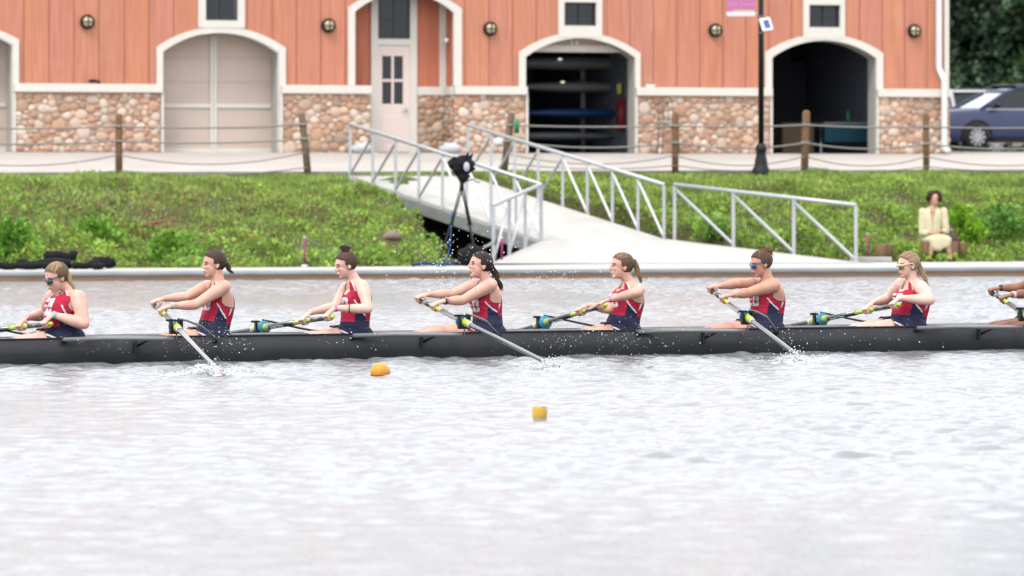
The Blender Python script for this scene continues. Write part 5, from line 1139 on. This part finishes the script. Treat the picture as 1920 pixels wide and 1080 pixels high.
    # shorts
    for si,(Hp,K,A_) in enumerate(kn_):
        n0=len(vs); P=[Hp,Hp.lerp(K,.22),Hp.lerp(K,.48)]; R0=[.088*g+.010,.087*g+.010,.083*g+.0105]; dirv=(K-Hp).normalized(); _,a_,b_=frame(dirv); NS=24; NC=72
        for i in range(NS+1):
            f_=i/NS; Lk=(K-Hp).length; s0=-.11/Lk; tt=s0+(.50-s0)*f_; c=Hp.lerp(K,tt); r=float(np.interp(tt,[0,.24,.5],R0)); r=r if tt>0 else r*sqrt(max(.01,1-(tt/s0*.93)**2))
            for j in range(NC): q_=2*pi*j/NC; vs.append(c+(a_*cos(q_)+b_*sin(q_))*r)
        for i in range(NS):
            for j in range(NC):
                q_=2*pi*(j+.5)/NC; dv=a_*cos(q_)+b_*sin(q_); out=-dv.y if si==0 else dv.y; f_=(i+.5)/NS; zz=dv.z
                fs.append([n0+i*NC+j,n0+i*NC+(j+1)%NC,n0+(i+1)*NC+(j+1)%NC,n0+(i+1)*NC+j])
                k=1
                # hem stripes sweep back and down on the outer side
                if out>.2:
                    v_=f_-.97+ .6*(-zz+.70); 
                    if f_>.3 and v_>.0: k = 1 if v_<.05 else 2 if v_<.13 else 1 if v_<.17 else 0 if v_<.28 else 1 if v_<.32 else 2
                mi.append(k)
    su=meshobj('unisuit',[tuple(v) for v in vs],fs,[M['suit_red'],M['suit_navy'],M['suit_white']],ob,midx=mi)
    # ---------------------------------------------------------------- face details
    def HP(p): return hc+R@(Vector(p)*hs)
    for sg in (-1,1):
        if not d['glass']:
            m=MB(); m.ell(HP((.0735,sg*.030,.012)),(.011*hs,.012*hs,.006*hs),R,10,8); m.build('eye',M.get('eyew') or M.setdefault('eyew',mat('eye',(.12,.08,.06),.2)),ob)
        m=MB(); m.tube([HP((.081,sg*.014,.028)),HP((.080,sg*.030,.034)),HP((.066,sg*.048,.029))],[.003*hs,.0036*hs,.002*hs],6); m.build('eyebrow',M.get('brow') or M.setdefault('brow',mat('eyebrow',(.07,.04,.03),.7)),ob)
    m=MB(); m.ell(HP((.089,0,-.0515)),(.0065*hs,.019*hs,.0045*hs),R,12,8); m.ell(HP((.086,0,-.060)),(.007*hs,.017*hs,.005*hs),R,12,8); mo=m.build('lips',M.get('lips') or M.setdefault('lips',mat('lips',(.50,.24,.20),.45)),ob)
    if d.get('elev'): m=MB(); m.ell(HP((.0895,0,-.0555)),(.005*hs,.014*hs,.003*hs),R,10,6); m.build('teeth',M['white'],ob)
    # ---------------------------------------------------------------- hair
    hair(ob,d['hair'],R,hc,hs)
    if d['glass']: glasses(ob,R,hc,hs,d['glass'])
    # wrist bands
    bandcol={0:[(0,(.25,.50,.60),.022),(1,(.75,.35,.50),.008)],1:[(0,(.45,.47,.40),.020),(1,(.6,.4,.3),.004)],2:[(0,(.60,.18,.50),.010),(0.5,(.03,.03,.03),.004)],3:[(0,(.03,.03,.03),.009),(.12,(.5,.2,.3),.008)],4:[(0,(.55,.16,.42),.012)],5:[(0,(.62,.45,.22),.010),(.1,(.7,.5,.45),.006)],6:[(0,(.80,.62,.68),.014)],7:[(0,(.7,.7,.7),.012),(.12,(.7,.3,.4),.006),(1,(.02,.02,.02),.018)]}[idx]
    for (pos,colr,w) in bandcol:
        S_,El,Wr,G,hint,sd=arms[1] if pos==1 else arms[0]; f_=.06+(pos if pos<1 else 0)*.8; c=Wr.lerp(El,f_); dv=(El-Wr).normalized(); r=.0235*g**.4+.006+ (.016*f_*2 if f_<.35 else .016)
        m=MB(); m.tube([c-dv*w,c+dv*w],r,18,cap=True); m.build('wristband',mat('wristband',colr,.5),ob)
    return dict(pin=pin,E=E,od=od,near=near,idx=idx)
def strands(name,parent,mt,root,path,n,spread,tip,r=.0022,wave=0,seed=0):
    """bundle of hair strands following a path"""
    rr=random.Random(seed); P=[Vector(p) for p in path]; m=MB()
    for k in range(n):
        a=rr.random()*6.283; q=sqrt(rr.random()); ph=rr.random()*6; ln=rr.uniform(.8,1.0); pts=[]; K=12
        for i in range(K+1):
            t_=i/K*ln; x=t_*(len(P)-1); j=min(len(P)-2,int(x)); c=P[j].lerp(P[j+1],x-j); sp=np.interp(t_,[0,.15,.6,1],[spread*.45,spread,spread*.9,tip]); w_=wave*sin(t_*16+ph*.3)
            pts.append(c+Vector((cos(a)*q*sp+w_,sin(a)*q*sp,sin(a*2+ph)*sp*.15)))
        m.tube(pts,[r*(1 if i<K-2 else .5) for i in range(K+1)],4)
    return m.build(name,mt,parent)
def braid(parent,mt,path,r,seed=0):
    P=[Vector(p) for p in path]; m=MB(); L_=sum((b-a).length for a,b in zip(P[:-1],P[1:])); N=int(L_/.006)
    for s_ in range(3):
        pts=[];rad=[]
        for i in range(N+1):
            t_=i/N; x=t_*(len(P)-1); j=min(len(P)-2,int(x)); c=P[j].lerp(P[j+1],x-j); w=t_*L_/.045*pi+s_*2*pi/3; k=r*(1-.45*t_); d_=(P[min(j+1,len(P)-1)]-P[j]).normalized(); _,a,b=frame(d_,(0,1,0)); pts.append(c+a*sin(w)*k*.9+b*sin(2*w)*k*.45); rad.append(k*.62)
        m.tube(pts,rad,8)
    m.build('braid',mt,parent)
def hair(ob,style,R,hc,hs,col=None):
    c0,c1=HAIR[style]; mt=hairmat(c0,'a'); mt2=hairmat(c1,'b')
    def HP(p): return hc+R@(Vector(p)*hs)
    def HV(p): return R@(Vector(p)*hs)
    tie={'blond_pony':(-.065,0,.085),'brown_braid':(-.095,0,.03),'brown_bun':(-.035,0,.125),'dark_long':(-.095,0,.02),'blond_brown':(-.085,0,.062),'brown_lowbun':(-.075,0,.085),'blond_braid':(-.085,0,.035),'dark_bun':(-.08,0,.06)}.get(style,(-.09,0,.03))
    # scalp cap: grooved ellipsoid cut along the hairline, grooves run toward the tie
    cx=Vector((-.019,0,.030)); tv=(Vector(tie)-cx).normalized(); _,ga_,gb_=frame(tv,(0,1,0)); m=MB(); vs=[];fs=[]; nu,nv=96,40
    for i in range(nv+1):
        ph=pi*i/nv
        for j in range(nu):
            th=2*pi*j/nu; dv=tv*cos(ph)+(ga_*cos(th)+gb_*sin(th))*sin(ph); fz_=.5+.5*sin(j*2.399)*cos(j*.7); gr=1+.016*sin(th*19+sin(th*5)*2+.8*sin(ph*2))*sin(ph)+.010*sin(th*41)*sin(ph)
            p=cx+Vector((dv.x*.1025,dv.y*.0815,dv.z*.0945))*gr; vs.append(p)
    def keep(p):    # hairline in the head frame
        z_=p.z-p.x*1.02; lim=.004
        if p.x>.02: lim=.026+.25*max(0,abs(p.y)-.03)
        if p.x<-.01: return p.z>-.052+.25*max(0,p.x+.05)
        if p.x<.02 and abs(p.y)>.05: return p.z>.018-(.02-p.x)*1.0
        return z_>lim
    for i in range(nv):
        for j in range(nu):
            q=[i*nu+j,i*nu+(j+1)%nu,(i+1)*nu+(j+1)%nu,(i+1)*nu+j]; c=(vs[q[0]]+vs[q[2]])/2
            if keep(c): fs.append(q)
    hp=[HP(v) for v in vs]; o=m.add(hp,fs,True).build('hair',mt,ob); so_=o.modifiers.new('t','SOLIDIFY'); so_.thickness=-.004; so_.offset=0
    # fine fly-away strands over the cap
    rr=random.Random(len(style)); m=MB()
    for k in range(120):
        a=rr.uniform(-1.4,1.4); s0=rr.uniform(.03,.07); pts=[]
        for i in range(7):
            f_=i/6; q=Vector((.038-.085*f_,sin(a)*.07*(1-.35*f_),.062+.05*sin(f_*pi*.8)*cos(a)))
            dv=(q-cx); dv=Vector((dv.x/.1025,dv.y/.0815,dv.z/.0945)).normalized(); pts.append(HP(cx+Vector((dv.x*.1045,dv.y*.0835,dv.z*.0965))*(1+.004*rr.random())))
        m.tube(pts,.0011,4)
    m.build('loose_strands',mt2,ob)
    T_=HP(tie)
    if style=='blond_pony':
        strands('ponytail',ob,mt2,None,[T_,T_+Vector((.035,-.01,-.01)),T_+Vector((.075,-.03,-.10)),T_+Vector((.10,-.04,-.18)),T_+Vector((.125,-.05,-.25))],110,.030,.022,seed=1,wave=.004); m=MB(); m.ell(T_+Vector((.01,0,.0)),(.022,.022,.018)); m.build('bun',mt,ob)
    elif style=='brown_braid':
        braid(ob,mt,[HP((-.0,-.045,.115)),HP((-.045,-.055,.095)),HP((-.085,-.03,.055)),T_],.014); strands('ponytail',ob,mt2,None,[T_,T_+Vector((.03,0,-.03)),T_+Vector((.055,-.01,-.09)),T_+Vector((.085,-.01,-.13))],60,.022,.018,seed=2,wave=.007)
    elif style=='brown_bun':
        m=MB(); 
        for k in range(4): m.tube([T_+Vector(((.024+.006*k)*cos(a),(.024+.004*k)*sin(a),.003+.012*k+.006*sin(2*a))) for a in np.linspace(0,6.2,16)],.015-.001*k,8)
        m.ell(T_+Vector((0,0,.026)),(.040,.036,.036)); m.build('bun',mt,ob)
    elif style=='dark_long':
        strands('ponytail',ob,mt2,None,[HP((-.075,0,.04)),T_+Vector((.02,0,-.03)),T_+Vector((.055,-.01,-.11)),T_+Vector((.085,-.02,-.18)),T_+Vector((.105,-.02,-.25))],170,.035,.022,r=.0016,seed=3,wave=.008); m=MB(); m.tube([T_+Vector((.0,0,.0)),T_+Vector((.02,0,-.012))],.026,10); m.build('hair_tie',M['black'],ob)
    elif style=='blond_brown':
        strands('ponytail',ob,mt2,None,[T_,T_+Vector((.035,0,.0)),T_+Vector((.065,-.01,-.08)),T_+Vector((.085,-.02,-.16)),T_+Vector((.11,-.02,-.22))],95,.028,.012,seed=4,wave=.004)
    elif style=='brown_lowbun' or style=='dark_bun':
        m=MB(); c=T_+Vector((.022,0,.022))
        for k in range(7):
            rr2=random.Random(k+4); v1=Vector((rr2.gauss(0,1),rr2.gauss(0,1),rr2.gauss(0,1))).normalized(); _,a_,b_=frame(v1); m.tube([c+(a_*cos(q)+b_*sin(q))*rr2.uniform(.024,.040)+v1*rr2.uniform(-.014,.014) for q in np.linspace(0,6.0,14)],.011,7)
        m.ell(c,(.034,.034,.034)); m.build('bun',mt2,ob); strands('wisps',ob,mt2,None,[c+Vector((.01,0,0)),c+Vector((.035,0,-.01)),c+Vector((.04,0,-.06))],16,.018,.02,r=.0016,seed=6,wave=.006)
    elif style=='blond_braid':
        m=MB(); m.tube([T_+Vector((-.008,0,.006)),T_+Vector((.012,0,-.008))],.024,10); m.build('hair_tie',M['black'],ob)
        braid(ob,mt2,[T_,T_+Vector((.03,-.01,-.03)),T_+Vector((.06,-.02,-.09)),T_+Vector((.09,-.03,-.16)),T_+Vector((.115,-.03,-.24)),T_+Vector((.135,-.03,-.30))],.023); e=T_+Vector((.135,-.03,-.30)); strands('ponytail',ob,mt2,None,[e,e+Vector((.006,0,-.05)),e+Vector((.012,0,-.13))],40,.012,.006,seed=8); m=MB(); m.ell(e,(.010,.010,.008)); m.build('hair_tie',M['black'],ob)
def glasses(ob,R,hc,hs,kind):
    def HP(p): return hc+R@(Vector(p)*hs)
    fc={'dark':(.02,.03,.03),'blue':(.03,.05,.22),'white':(.75,.76,.62)}[kind]; lc={'dark':(.03,.09,.12),'blue':(.03,.10,.30),'white':(.40,.36,.05)}[kind]
    fm=mat('sunglass_frame',fc,.35); lm_=mat('mirror_lens',lc,.06,metal=.6,coat=1)
    m=MB()
    pts=[HP(p) for p in ((.030,-.083,.022),(.055,-.074,.020),(.078,-.058,.018),(.094,-.03,.018),(.099,0,.018),(.094,.03,.018),(.078,.058,.018),(.055,.074,.020),(.030,.083,.022))]
    m.tube(pts,.0042*hs,6)
    for sg in (-1,1): m.tube([HP((.030,sg*.083,.022)),HP((.0,sg*.086,.018)),HP((-.03,sg*.083,.006))],.0035*hs,6)
    g=m.build('sunglasses',fm,ob); m=MB()
    for sg in (-1,1):
        rings=[]
        for z,k in ((.018,1),(.002,.98),(-.014,.84),(-.026,.45)):
            xs_=[(.101,.006),(.0975,.024),(.087,.046),(.070,.064)]
            rings.append([HP((x-(.004 if z<0 else 0),sg*y*(k if y>.01 else 1),z)) for x,y in xs_])
        vs=[p for r in rings for p in r]; fs=[[i*4+j,i*4+j+1,i*4+4+j+1,i*4+4+j] for i in range(3) for j in range(3)]; m.add(vs,fs,True)
    l=m.build('lens',lm_,g); so_=l.modifiers.new('t','SOLIDIFY'); so_.thickness=.003
M['stay']=mat('grey_stay',(.19,.19,.195),.4,spec=.4)
oars=[]
for i,d in enumerate(RW): oars.append(person_rower(i,d))
# ================================================================== OARS
OARL=['oar with yellow handle held by the leftmost rower, running off the picture','near side oar held by the rower with the dark braid','far side oar held by the rower with the high bun','near side oar crossing the hull beside the round tripod bag','far side oar held by the smiling rower','near side oar held by the rower with blue sunglasses','far side oar held by the blond braided rower','near side oar cut off by the right edge of the picture']
for q,lab in zip(oars,OARL):
    E,pin,od,near=q['E'],q['pin'],q['od'],q['near']; rt=empty('oar',P0_,PS,label=lab,cat='oar',group='oars of the eight')
    TL=3.72; z_end=(E+od*TL).z; tip=E+od*TL
    m=MB(); m.tube([E+od*.62,E+od*1.3,E+od*2.2,E+od*(TL-.50),E+od*(TL-.12)],[.0245,.0235,.0215,.017,.013],16); m.tube([E+od*.10,E+od*.34],.0225,14); sh=m.build('shaft',M['carbonshaft'],rt)
    m=MB(); m.tube([E-od*.005,E+od*.002,E+od*.13],[.014,.0185,.0185],14); m.tube([E+od*.33,E+od*.34,E+od*.60,E+od*.625],[.021,.0195,.0195,.022],14); m.build('grip',M['lime'],rt)
    m=MB(); m.tube([pin-od*.13,pin-od*.11,pin+od*.10,pin+od*.12],[.028,.034,.034,.028],12); m.build('sleeve',M['lime'],rt)
    m=MB(); m.tube([pin-od*.125,pin-od*.10],.032,16); m.tube([pin-od*.062,pin-od*.035],[.062,.066],22); m.build('collar',M['teal'],rt)
    m=MB(); m.tube([pin+od*.12,pin+od*.145],.0275,16); m.build('white_ring',M['white'],rt); m=MB(); m.tube([pin+od*.105,pin+od*.12],.0285,16); m.build('red_ring',M['bladepaint'],rt)
    # blade: hatchet shape, upright in the water
    u_=Vector((0,0,1))-od*od.z; u_.normalize(); s_=od.cross(u_); prof=[(-.50,.015,.02),(-.40,.012,.09),(-.28,-.01,.17),(-.12,-.03,.21),(0,-.04,.21)]
    rings=[]
    for x,up_,dn in prof: c=tip+od*x; rings.append([c+u_*up_+s_*.012,c+u_*up_-s_*.0,c-u_*(dn-.05)-s_*.022,c-u_*dn-s_*.004,c-u_*dn+s_*.006,c-u_*(dn-.05)-s_*.012])
    m=MB(); m.loft(rings); m.build('blade',M['bladepaint'],rt)
    # maker's lettering on the inboard shaft
    side=Vector((0,-1,0)); side=(side-od*side.dot(od)).normalized(); cc=E+od*.87+side*.0245; X_=-od if (-od).x>0 else od
    if near: X_=od if od.x>0 else -od
    Z_=X_.cross(-side)*-1; Z_ = side.cross(X_); 
    if Z_.z<0: Z_=-Z_
    tx=text('concept 2 Skinny',.030,(0,0,0),(0,0,0),M['bright'],sh,ext=.001)
    Rm=Matrix((X_,Z_,X_.cross(Z_))).transposed().to_4x4(); Rm.translation=cc+X_.cross(Z_)*.0008; tx.matrix_local=Rm
# ================================================================== RIGGERS (parts of the shell)
for q in oars:
    pin,near=q['pin'],q['near']; sg=-1 if near else 1; x=pin.x; z=pin.z
    rg=MB(); b0=V(x-.03,pin.y,GZ+.02)
    # main wing tube along the gunwale out to the pin
    if near:
        rg.tube([V(x-.86,sg*(BW+.005),GZ-.01),V(x-.5,sg*(BW+.12),GZ+.0),V(x-.12,sg*.78,GZ+.005),V(x-.02,pin.y,GZ+.008)],[.020,.020,.019,.018],12)
    else: rg.tube([V(x-.50,sg*(BW+.005),GZ-.03),V(x-.12,sg*.74,GZ-.005),V(x,pin.y,GZ+.008)],.019,12)
    ro=rg.build('rigger',M['stay'] if near else M['black'],SH)
    m=MB(); m.tube([V(x,pin.y,z+.075),V(x+.10,pin.y*.97,z+.055),V(x+.30,sg*.62,z-.0),V(x+.56,sg*(BW+.02),GZ-.022)],[.009,.010,.0105,.0105],10); m.build('backstay',M['stay'] if near else M['black'],ro)
    m=MB(); m.bar(V(x-.20,sg*(BW+.012),GZ-.13),V(x-.20,sg*(BW+.012),GZ-.015),.05,.02,up=(1,0,0)); m.tube([V(x-.185,sg*(BW+.02),GZ-.075),V(x-.10,sg*(BW+.14),GZ-.005)],.014,8); m.ell(V(x-.20,sg*(BW+.026),GZ-.11),(.012,.008,.012)); m.build('strut_bracket',M['black'],ro)
    m=MB(); m.tube([V(x+.56,sg*(BW+.0),GZ-.028),V(x+.56,sg*(BW+.025),GZ-.028)],.028,14); m.build('mount',M['black'],ro); m=MB(); m.tube([V(x-.86,sg*(BW-.002),GZ-.022),V(x-.86,sg*(BW+.02),GZ-.022)],.026,14); m.build('mount',M['black'],ro)
    m=MB(); m.tube([V(x,pin.y,GZ+.0),V(x,pin.y,z+.085)],.0085,8); m.build('pin',M['steel'],ro)
    # oarlock: a square gate round the sleeve
    m=MB(); y=pin.y; w=.052; hgt=.050
    m.bar(V(x-.055,y,z-.052),V(x+.05,y,z-.052),.045,.02,up=(0,0,1)); m.bar(V(x-.052,y,z-.06),V(x-.052,y,z+.07),.045,.02,up=(1,0,0)); m.bar(V(x+.045,y,z-.05),V(x+.045,y,z+.065),.04,.018,up=(1,0,0)); m.bar(V(x-.075,y,z+.058),V(x+.05,y,z+.058),.024,.016); m.ell(V(x-.085,y,z+.060),(.016,.016,.012),nu=10,nv=8); m.build('oarlock',M['black'],ro)
# red dots (seat numbers) and a faint clip on the hull
for q in oars:
    if q['near']:
        m=MB(); x=q['pin'].x+.22; m.ell(V(x,-BW-.003,GZ-.045),(.010,.004,.010),nu=10,nv=6); m.build('hull_marker',M['bladepaint'],SH)
    m=MB(); x=q['pin'].x-.30
# sliding seats and foot stretchers inside
for i,d in enumerate(RW):
    hp=J(d['hip'][0],d['hip'][1],0); m=MB(); m.box(hp.x-.14,hp.x+.14,-.15,.15,.125,.150); m.build('seat',M['black'],SH,bevel=.01)
# ================================================================== SEATED WOMAN
def seated_woman():
    base=dz(1756,490,ZD); s=F/base.y
    def Q(px,py,y): return V((px-960)/F*(base.y+y)-base.x, y, CAMH+(HY-py)/F*(base.y+y)-base.z)
    m=MB(); fwd=V(.06,-1,0)
    pel=Q(1748,447,.05); ch=Q(1747,410,.03); nk=Q(1749,386,0); hd=Q(1752,373,-.03); lvl=0
    rings=[]
    for c,w,dd in ((pel+V(0,0,-.06),.17,.14),(pel,.19,.15),(pel.lerp(ch,.5),.155,.125),(ch,.175,.125),(ch.lerp(nk,.6),.165,.10),(nk,.06,.055)):
        rings.append([c+V(cos(a)*w,sin(a)*dd,0) for a in np.linspace(0,2*pi,28,endpoint=False)])
    m.loft(rings); limb(m,[nk+V(0,0,-.03),hd+V(0,0,-.05)],[.052,.048],12)
    R=Matrix((V(.05,-1,0).normalized(),V(1,.05,0).normalized(),V(0,0,1))).transposed(); head_parts(m,R,hd,1.1)
    sl_=Q(1730,397,0.02); sr_=Q(1769,396,.02); el=Q(1729,437,-.02); er=Q(1774,436,-.02); wl_=Q(1752,437,-.26); wr_=Q(1762,433,-.24)
    arms=((sl_,el,wl_),(sr_,er,wr_))
    for a,b,c in arms: limb(m,[ch.lerp(nk,.6),a],[.05,.055],12); limb(m,[a,b],[.055,.042],12); limb(m,[b,c],[.042,.027],12)
    for c,sg in ((wl_,1),(wr_,-1)):
        for k in range(4): p0=c+V(0,0,.012*(k-1.5)); limb(m,[c,p0+V(sg*.055,-.02,0),p0+V(sg*.085,.005,-.015)],[.018,.012,.009],8)
        limb(m,[c,c+V(sg*.03,-.03,.025)],[.014,.009],8)
    legs=[]
    for hx,k,a in ((-.09,Q(1751,449,-.46),Q(1744,482,-.50)),(.09,Q(1775,449,-.46),Q(1781,481,-.50))):
        h=pel+V(hx,0,-.03); limb(m,[h,k],[.09,.062],14); limb(m,[k,k.lerp(a,.35),a],[.060,.057,.036],14); limb(m,[a,a+V(0,-.03,-.035),a+V(0.0,-.16,-.052)],[.036,.033,.026],12); legs.append((h,k,a))
    ob=m.build('person',skinmat(3),loc=base); remesh(ob,.009,3,.5); tag(ob,'woman with dark curly hair in a pale yellow suit sitting on bollards on the dock','spectator')
    cl=mat('pale_yellow_suit',(.70,.63,.42),.85,noise=.12,nscale=9,bump=.7,bscale=9,dist=.02)
    c=MB()
    rr=[]
    for (cc_,w,dd,op) in ((pel+V(0,0,-.08),.215,.19,0),(pel,.215,.185,0),(pel.lerp(ch,.5),.18,.15,0),(ch,.195,.15,.25),(ch.lerp(nk,.55),.185,.125,.6),(ch.lerp(nk,.85),.115,.085,.9)):
        rr.append([cc_+V(cos(a)*w,sin(a)*dd,0) for a in np.linspace(-pi/2+op*.36+.02,1.5*pi-op*.36-.02,40)])
    n=40; vs=[p for r in rr for p in r]; fs=[[i*n+j,i*n+j+1,(i+1)*n+j+1,(i+1)*n+j] for i in range(len(rr)-1) for j in range(n-1)]; c.add(vs,fs,True); j=c.build('jacket',cl,ob); so_=j.modifiers.new('t','SOLIDIFY'); so_.thickness=.012
    c=MB(); c.loft([[cc_+V(cos(a)*w,sin(a)*dd,0) for a in np.linspace(0,2*pi,32,endpoint=False)] for cc_,w,dd in ((pel,.20,.165),(pel.lerp(ch,.5),.168,.138),(ch,.18,.137),(ch.lerp(nk,.35),.15,.115))]); c.build('blouse',mat('cream_blouse',(.62,.52,.36),.85),ob)
    c=MB()
    for a,b,w in arms: limb(c,[a,a.lerp(b,.5),b,b.lerp(w,.35)],[.075,.07,.068,.062],14)
    c.build('sleeves',cl,ob)
    c=MB(); P=lambda p,dx,dz_: p+V(dx,0,dz_)
    h0=(legs[0][0]+legs[1][0])/2; k0,k1=legs[0][1],legs[1][1]
    rings=[]
    for f_ in np.linspace(0,1.04,9):
        cL=legs[0][0].lerp(k0,f_); cR=legs[1][0].lerp(k1,f_); mid=(cL+cR)/2; hw=abs(cR.x-cL.x)/2+.105-.015*f_; rings.append([mid+V(cos(a)*hw,(.02 if f_>.9 else 0),sin(a)*(.115-.01*f_)-.010+((-.06*f_-.05*f_*(1 if cos(a)<0 else 0)) if sin(a)<-.2 else 0)+(cR.z-cL.z)*0) for a in np.linspace(0,2*pi,32,endpoint=False)])
    last=rings[-1]; ce=sum(last,V(0,0,0))/len(last); rings.append([ce+(p-ce)*.93+V(0,-.085,-.004) for p in last]); rings.append([ce+(p-ce)*.6+V(0,-.10,-.004) for p in last])
    c.loft(rings); sk=c.build('skirt',cl,ob); so_=sk.modifiers.new('t','SOLIDIFY'); so_.thickness=.01
    c=MB(); rg_=np.random.default_rng(5)
    for k in range(110):
        d_=rg_.normal(size=3); d_/=np.linalg.norm(d_); d_=Vector(d_)
        if d_.y<-.35 and d_.z<.45 and abs(d_.x)<.62: continue
        if d_.z<-.55: continue
        c.ell(hd+V(0,.02,.03)+V(d_.x*.135,d_.y*.10,d_.z*.120),(.030,.030,.030),nu=8,nv=6)
    c.ell(hd+V(0,.02,.03),(.095,.085,.095)); hr=c.build('hair',hairmat((.05,.026,.02),'w'),ob)
    for sg in (-1,1): e=MB(); e.ell(hd+V(sg*.03,-.078,.012),(.011,.006,.006),nu=10,nv=6); e.build('eye',M['eyew'],ob)
    e=MB(); e.ell(hd+V(0,-.088,-.055),(.018,.006,.008),nu=10,nv=6); e.build('lips',M['lips'],ob)
    e=MB(); e.tube([nk+V(-.06,-.08,-.02),ch+V(.0,-.145,.02),nk+V(.06,-.08,-.02)],.004,5); e.build('necklace',M['darkrub'],ob)
    for h,k,a in legs: e=MB(); limb(e,[a+V(0,.0,-.05),a+V(0,-.10,-.062),a+V(0,-.19,-.066)],[.040,.038,.028],12); e.build('shoe',M['black'],ob)
    hb=empty('handbag',base+Q(1786,472,-.2),label='brown handbag with handles leaning right of the seated woman',cat='handbag'); 
    b=MB(); b.loft([[V(cos(a)*w,sin(a)*.07,z) for a in np.linspace(0,2*pi,14,endpoint=False)] for z,w in ((.10,.12),(.2,.13),(.32,.09))]); b.build('bag_body',mat('brown_leather',(.09,.045,.05),.6),hb)
    b=MB(); b.tube([V(-.05,0,.32),V(-.04,0,.44),V(0,0,.49),V(.04,0,.44),V(.05,0,.32)],.012,8); b.build('handle',mat('purple_strap',(.15,.07,.09),.6),hb)
    b=MB(); b.ell(V(-.02,0,.40),(.05,.04,.03)); b.build('scarf',mat('mauve_scarf',(.30,.22,.26),.8),hb)
seated_woman()
# ================================================================== SPRAY
def spray():
    r=np.random.default_rng(9); m=MB(); pts=[]
    def drop(px,py,Y,rad): pts.append((at(px,py,Y),rad))
    def wy(px): return B2W(J(px,600,-1.2)).y
    # drops flung up in front of rower four and five
    for k in range(190):
        px=r.normal(850,60); py=r.normal(492,34)
        if py<400 or py>590: continue
        drop(px,py,wy(px)+r.uniform(-.8,.8),r.choice([.0028,.0038,.0055,.008],p=[.45,.3,.2,.05]))
    for k in range(95): drop(r.normal(1060,75),r.normal(520,10),wy(1060)+r.uniform(-.5,.5),r.choice([.0028,.004,.006],p=[.5,.35,.15]))
    for c,sx,sy,n_ in ((1070,60,20,95),(1160,50,18,35),(395,45,22,130),(1480,40,18,60),(1250,60,20,30),(200,50,16,40),(640,60,18,25),(1640,60,18,30),(1180,40,25,35)):
        for k in range(n_):
            px=r.normal(c,sx); py=r.normal(635 if c!=1090 else 640,sy)
            gy=640-28*px/1920
            drop(px,min(py,gy+42),wy(px)+.45,r.choice([.0022,.0032,.005],p=[.55,.33,.12]))
    for k in range(90): drop(r.normal(1290,160),r.normal(400,50),wy(1290)+r.uniform(0,1),.003)
    for c,rad in pts: m.ell(c,(rad,rad,rad*1.15),nu=6,nv=5)
    # little white-water crests where the near blades enter
    for q in oars:
        if not q['near']: continue
        E,od=q['E'],q['od']; t_=E.z/(-od.z); P=E+od*t_; P=B2W(P)
        for k in range(420):
            a=r.random()*6.28; rr_=abs(r.normal(0,.15)); h=abs(r.normal(0,.045))*math.exp(-rr_*2); c=P+V(-.08+cos(a)*rr_*1.25,sin(a)*rr_*.8,h+.002); s_=r.uniform(.002,.0055); m.ell(c,(s_*1.1,s_,s_*1.8),Matrix.Rotation(r.uniform(-.8,.8),3,'Y'),nu=6,nv=5)
        # streaks and a low foamy mound thrown up by the blade
        big={1:1.0,3:.35,5:.6,7:.6}[q['idx']]
        for k in range(int(46*big)):
            a=r.uniform(-.35,.12); dx=a*big; h=r.uniform(.02,.11)*big*math.exp(-((a+.08)/.2)**2); x_=P+V(dx,r.uniform(-.12,.12),-.01); lean=V(r.uniform(-1.6,.3)*h,r.uniform(-.3,.3)*h,h); m.tube([x_,x_+V(lean.x*.25,lean.y*.3,lean.z*.6),x_+V(lean.x*.6,lean.y*.6,lean.z*.95),x_+V(lean.x,lean.y,lean.z*.98)],[.011*big,.008,.005,.002],5)
        for k in range(int(44*big)): m.ell(P+V(r.uniform(-.5,.25)*big,r.uniform(-.16,.16),-.003),(r.uniform(.02,.06),r.uniform(.015,.04),r.uniform(.006,.018)),nu=8,nv=6)
    w=mat('white_water',(.80,.82,.84),.15,spec=.8); o=m.build('water_spray',w); tag(o,kind='stuff')
spray()
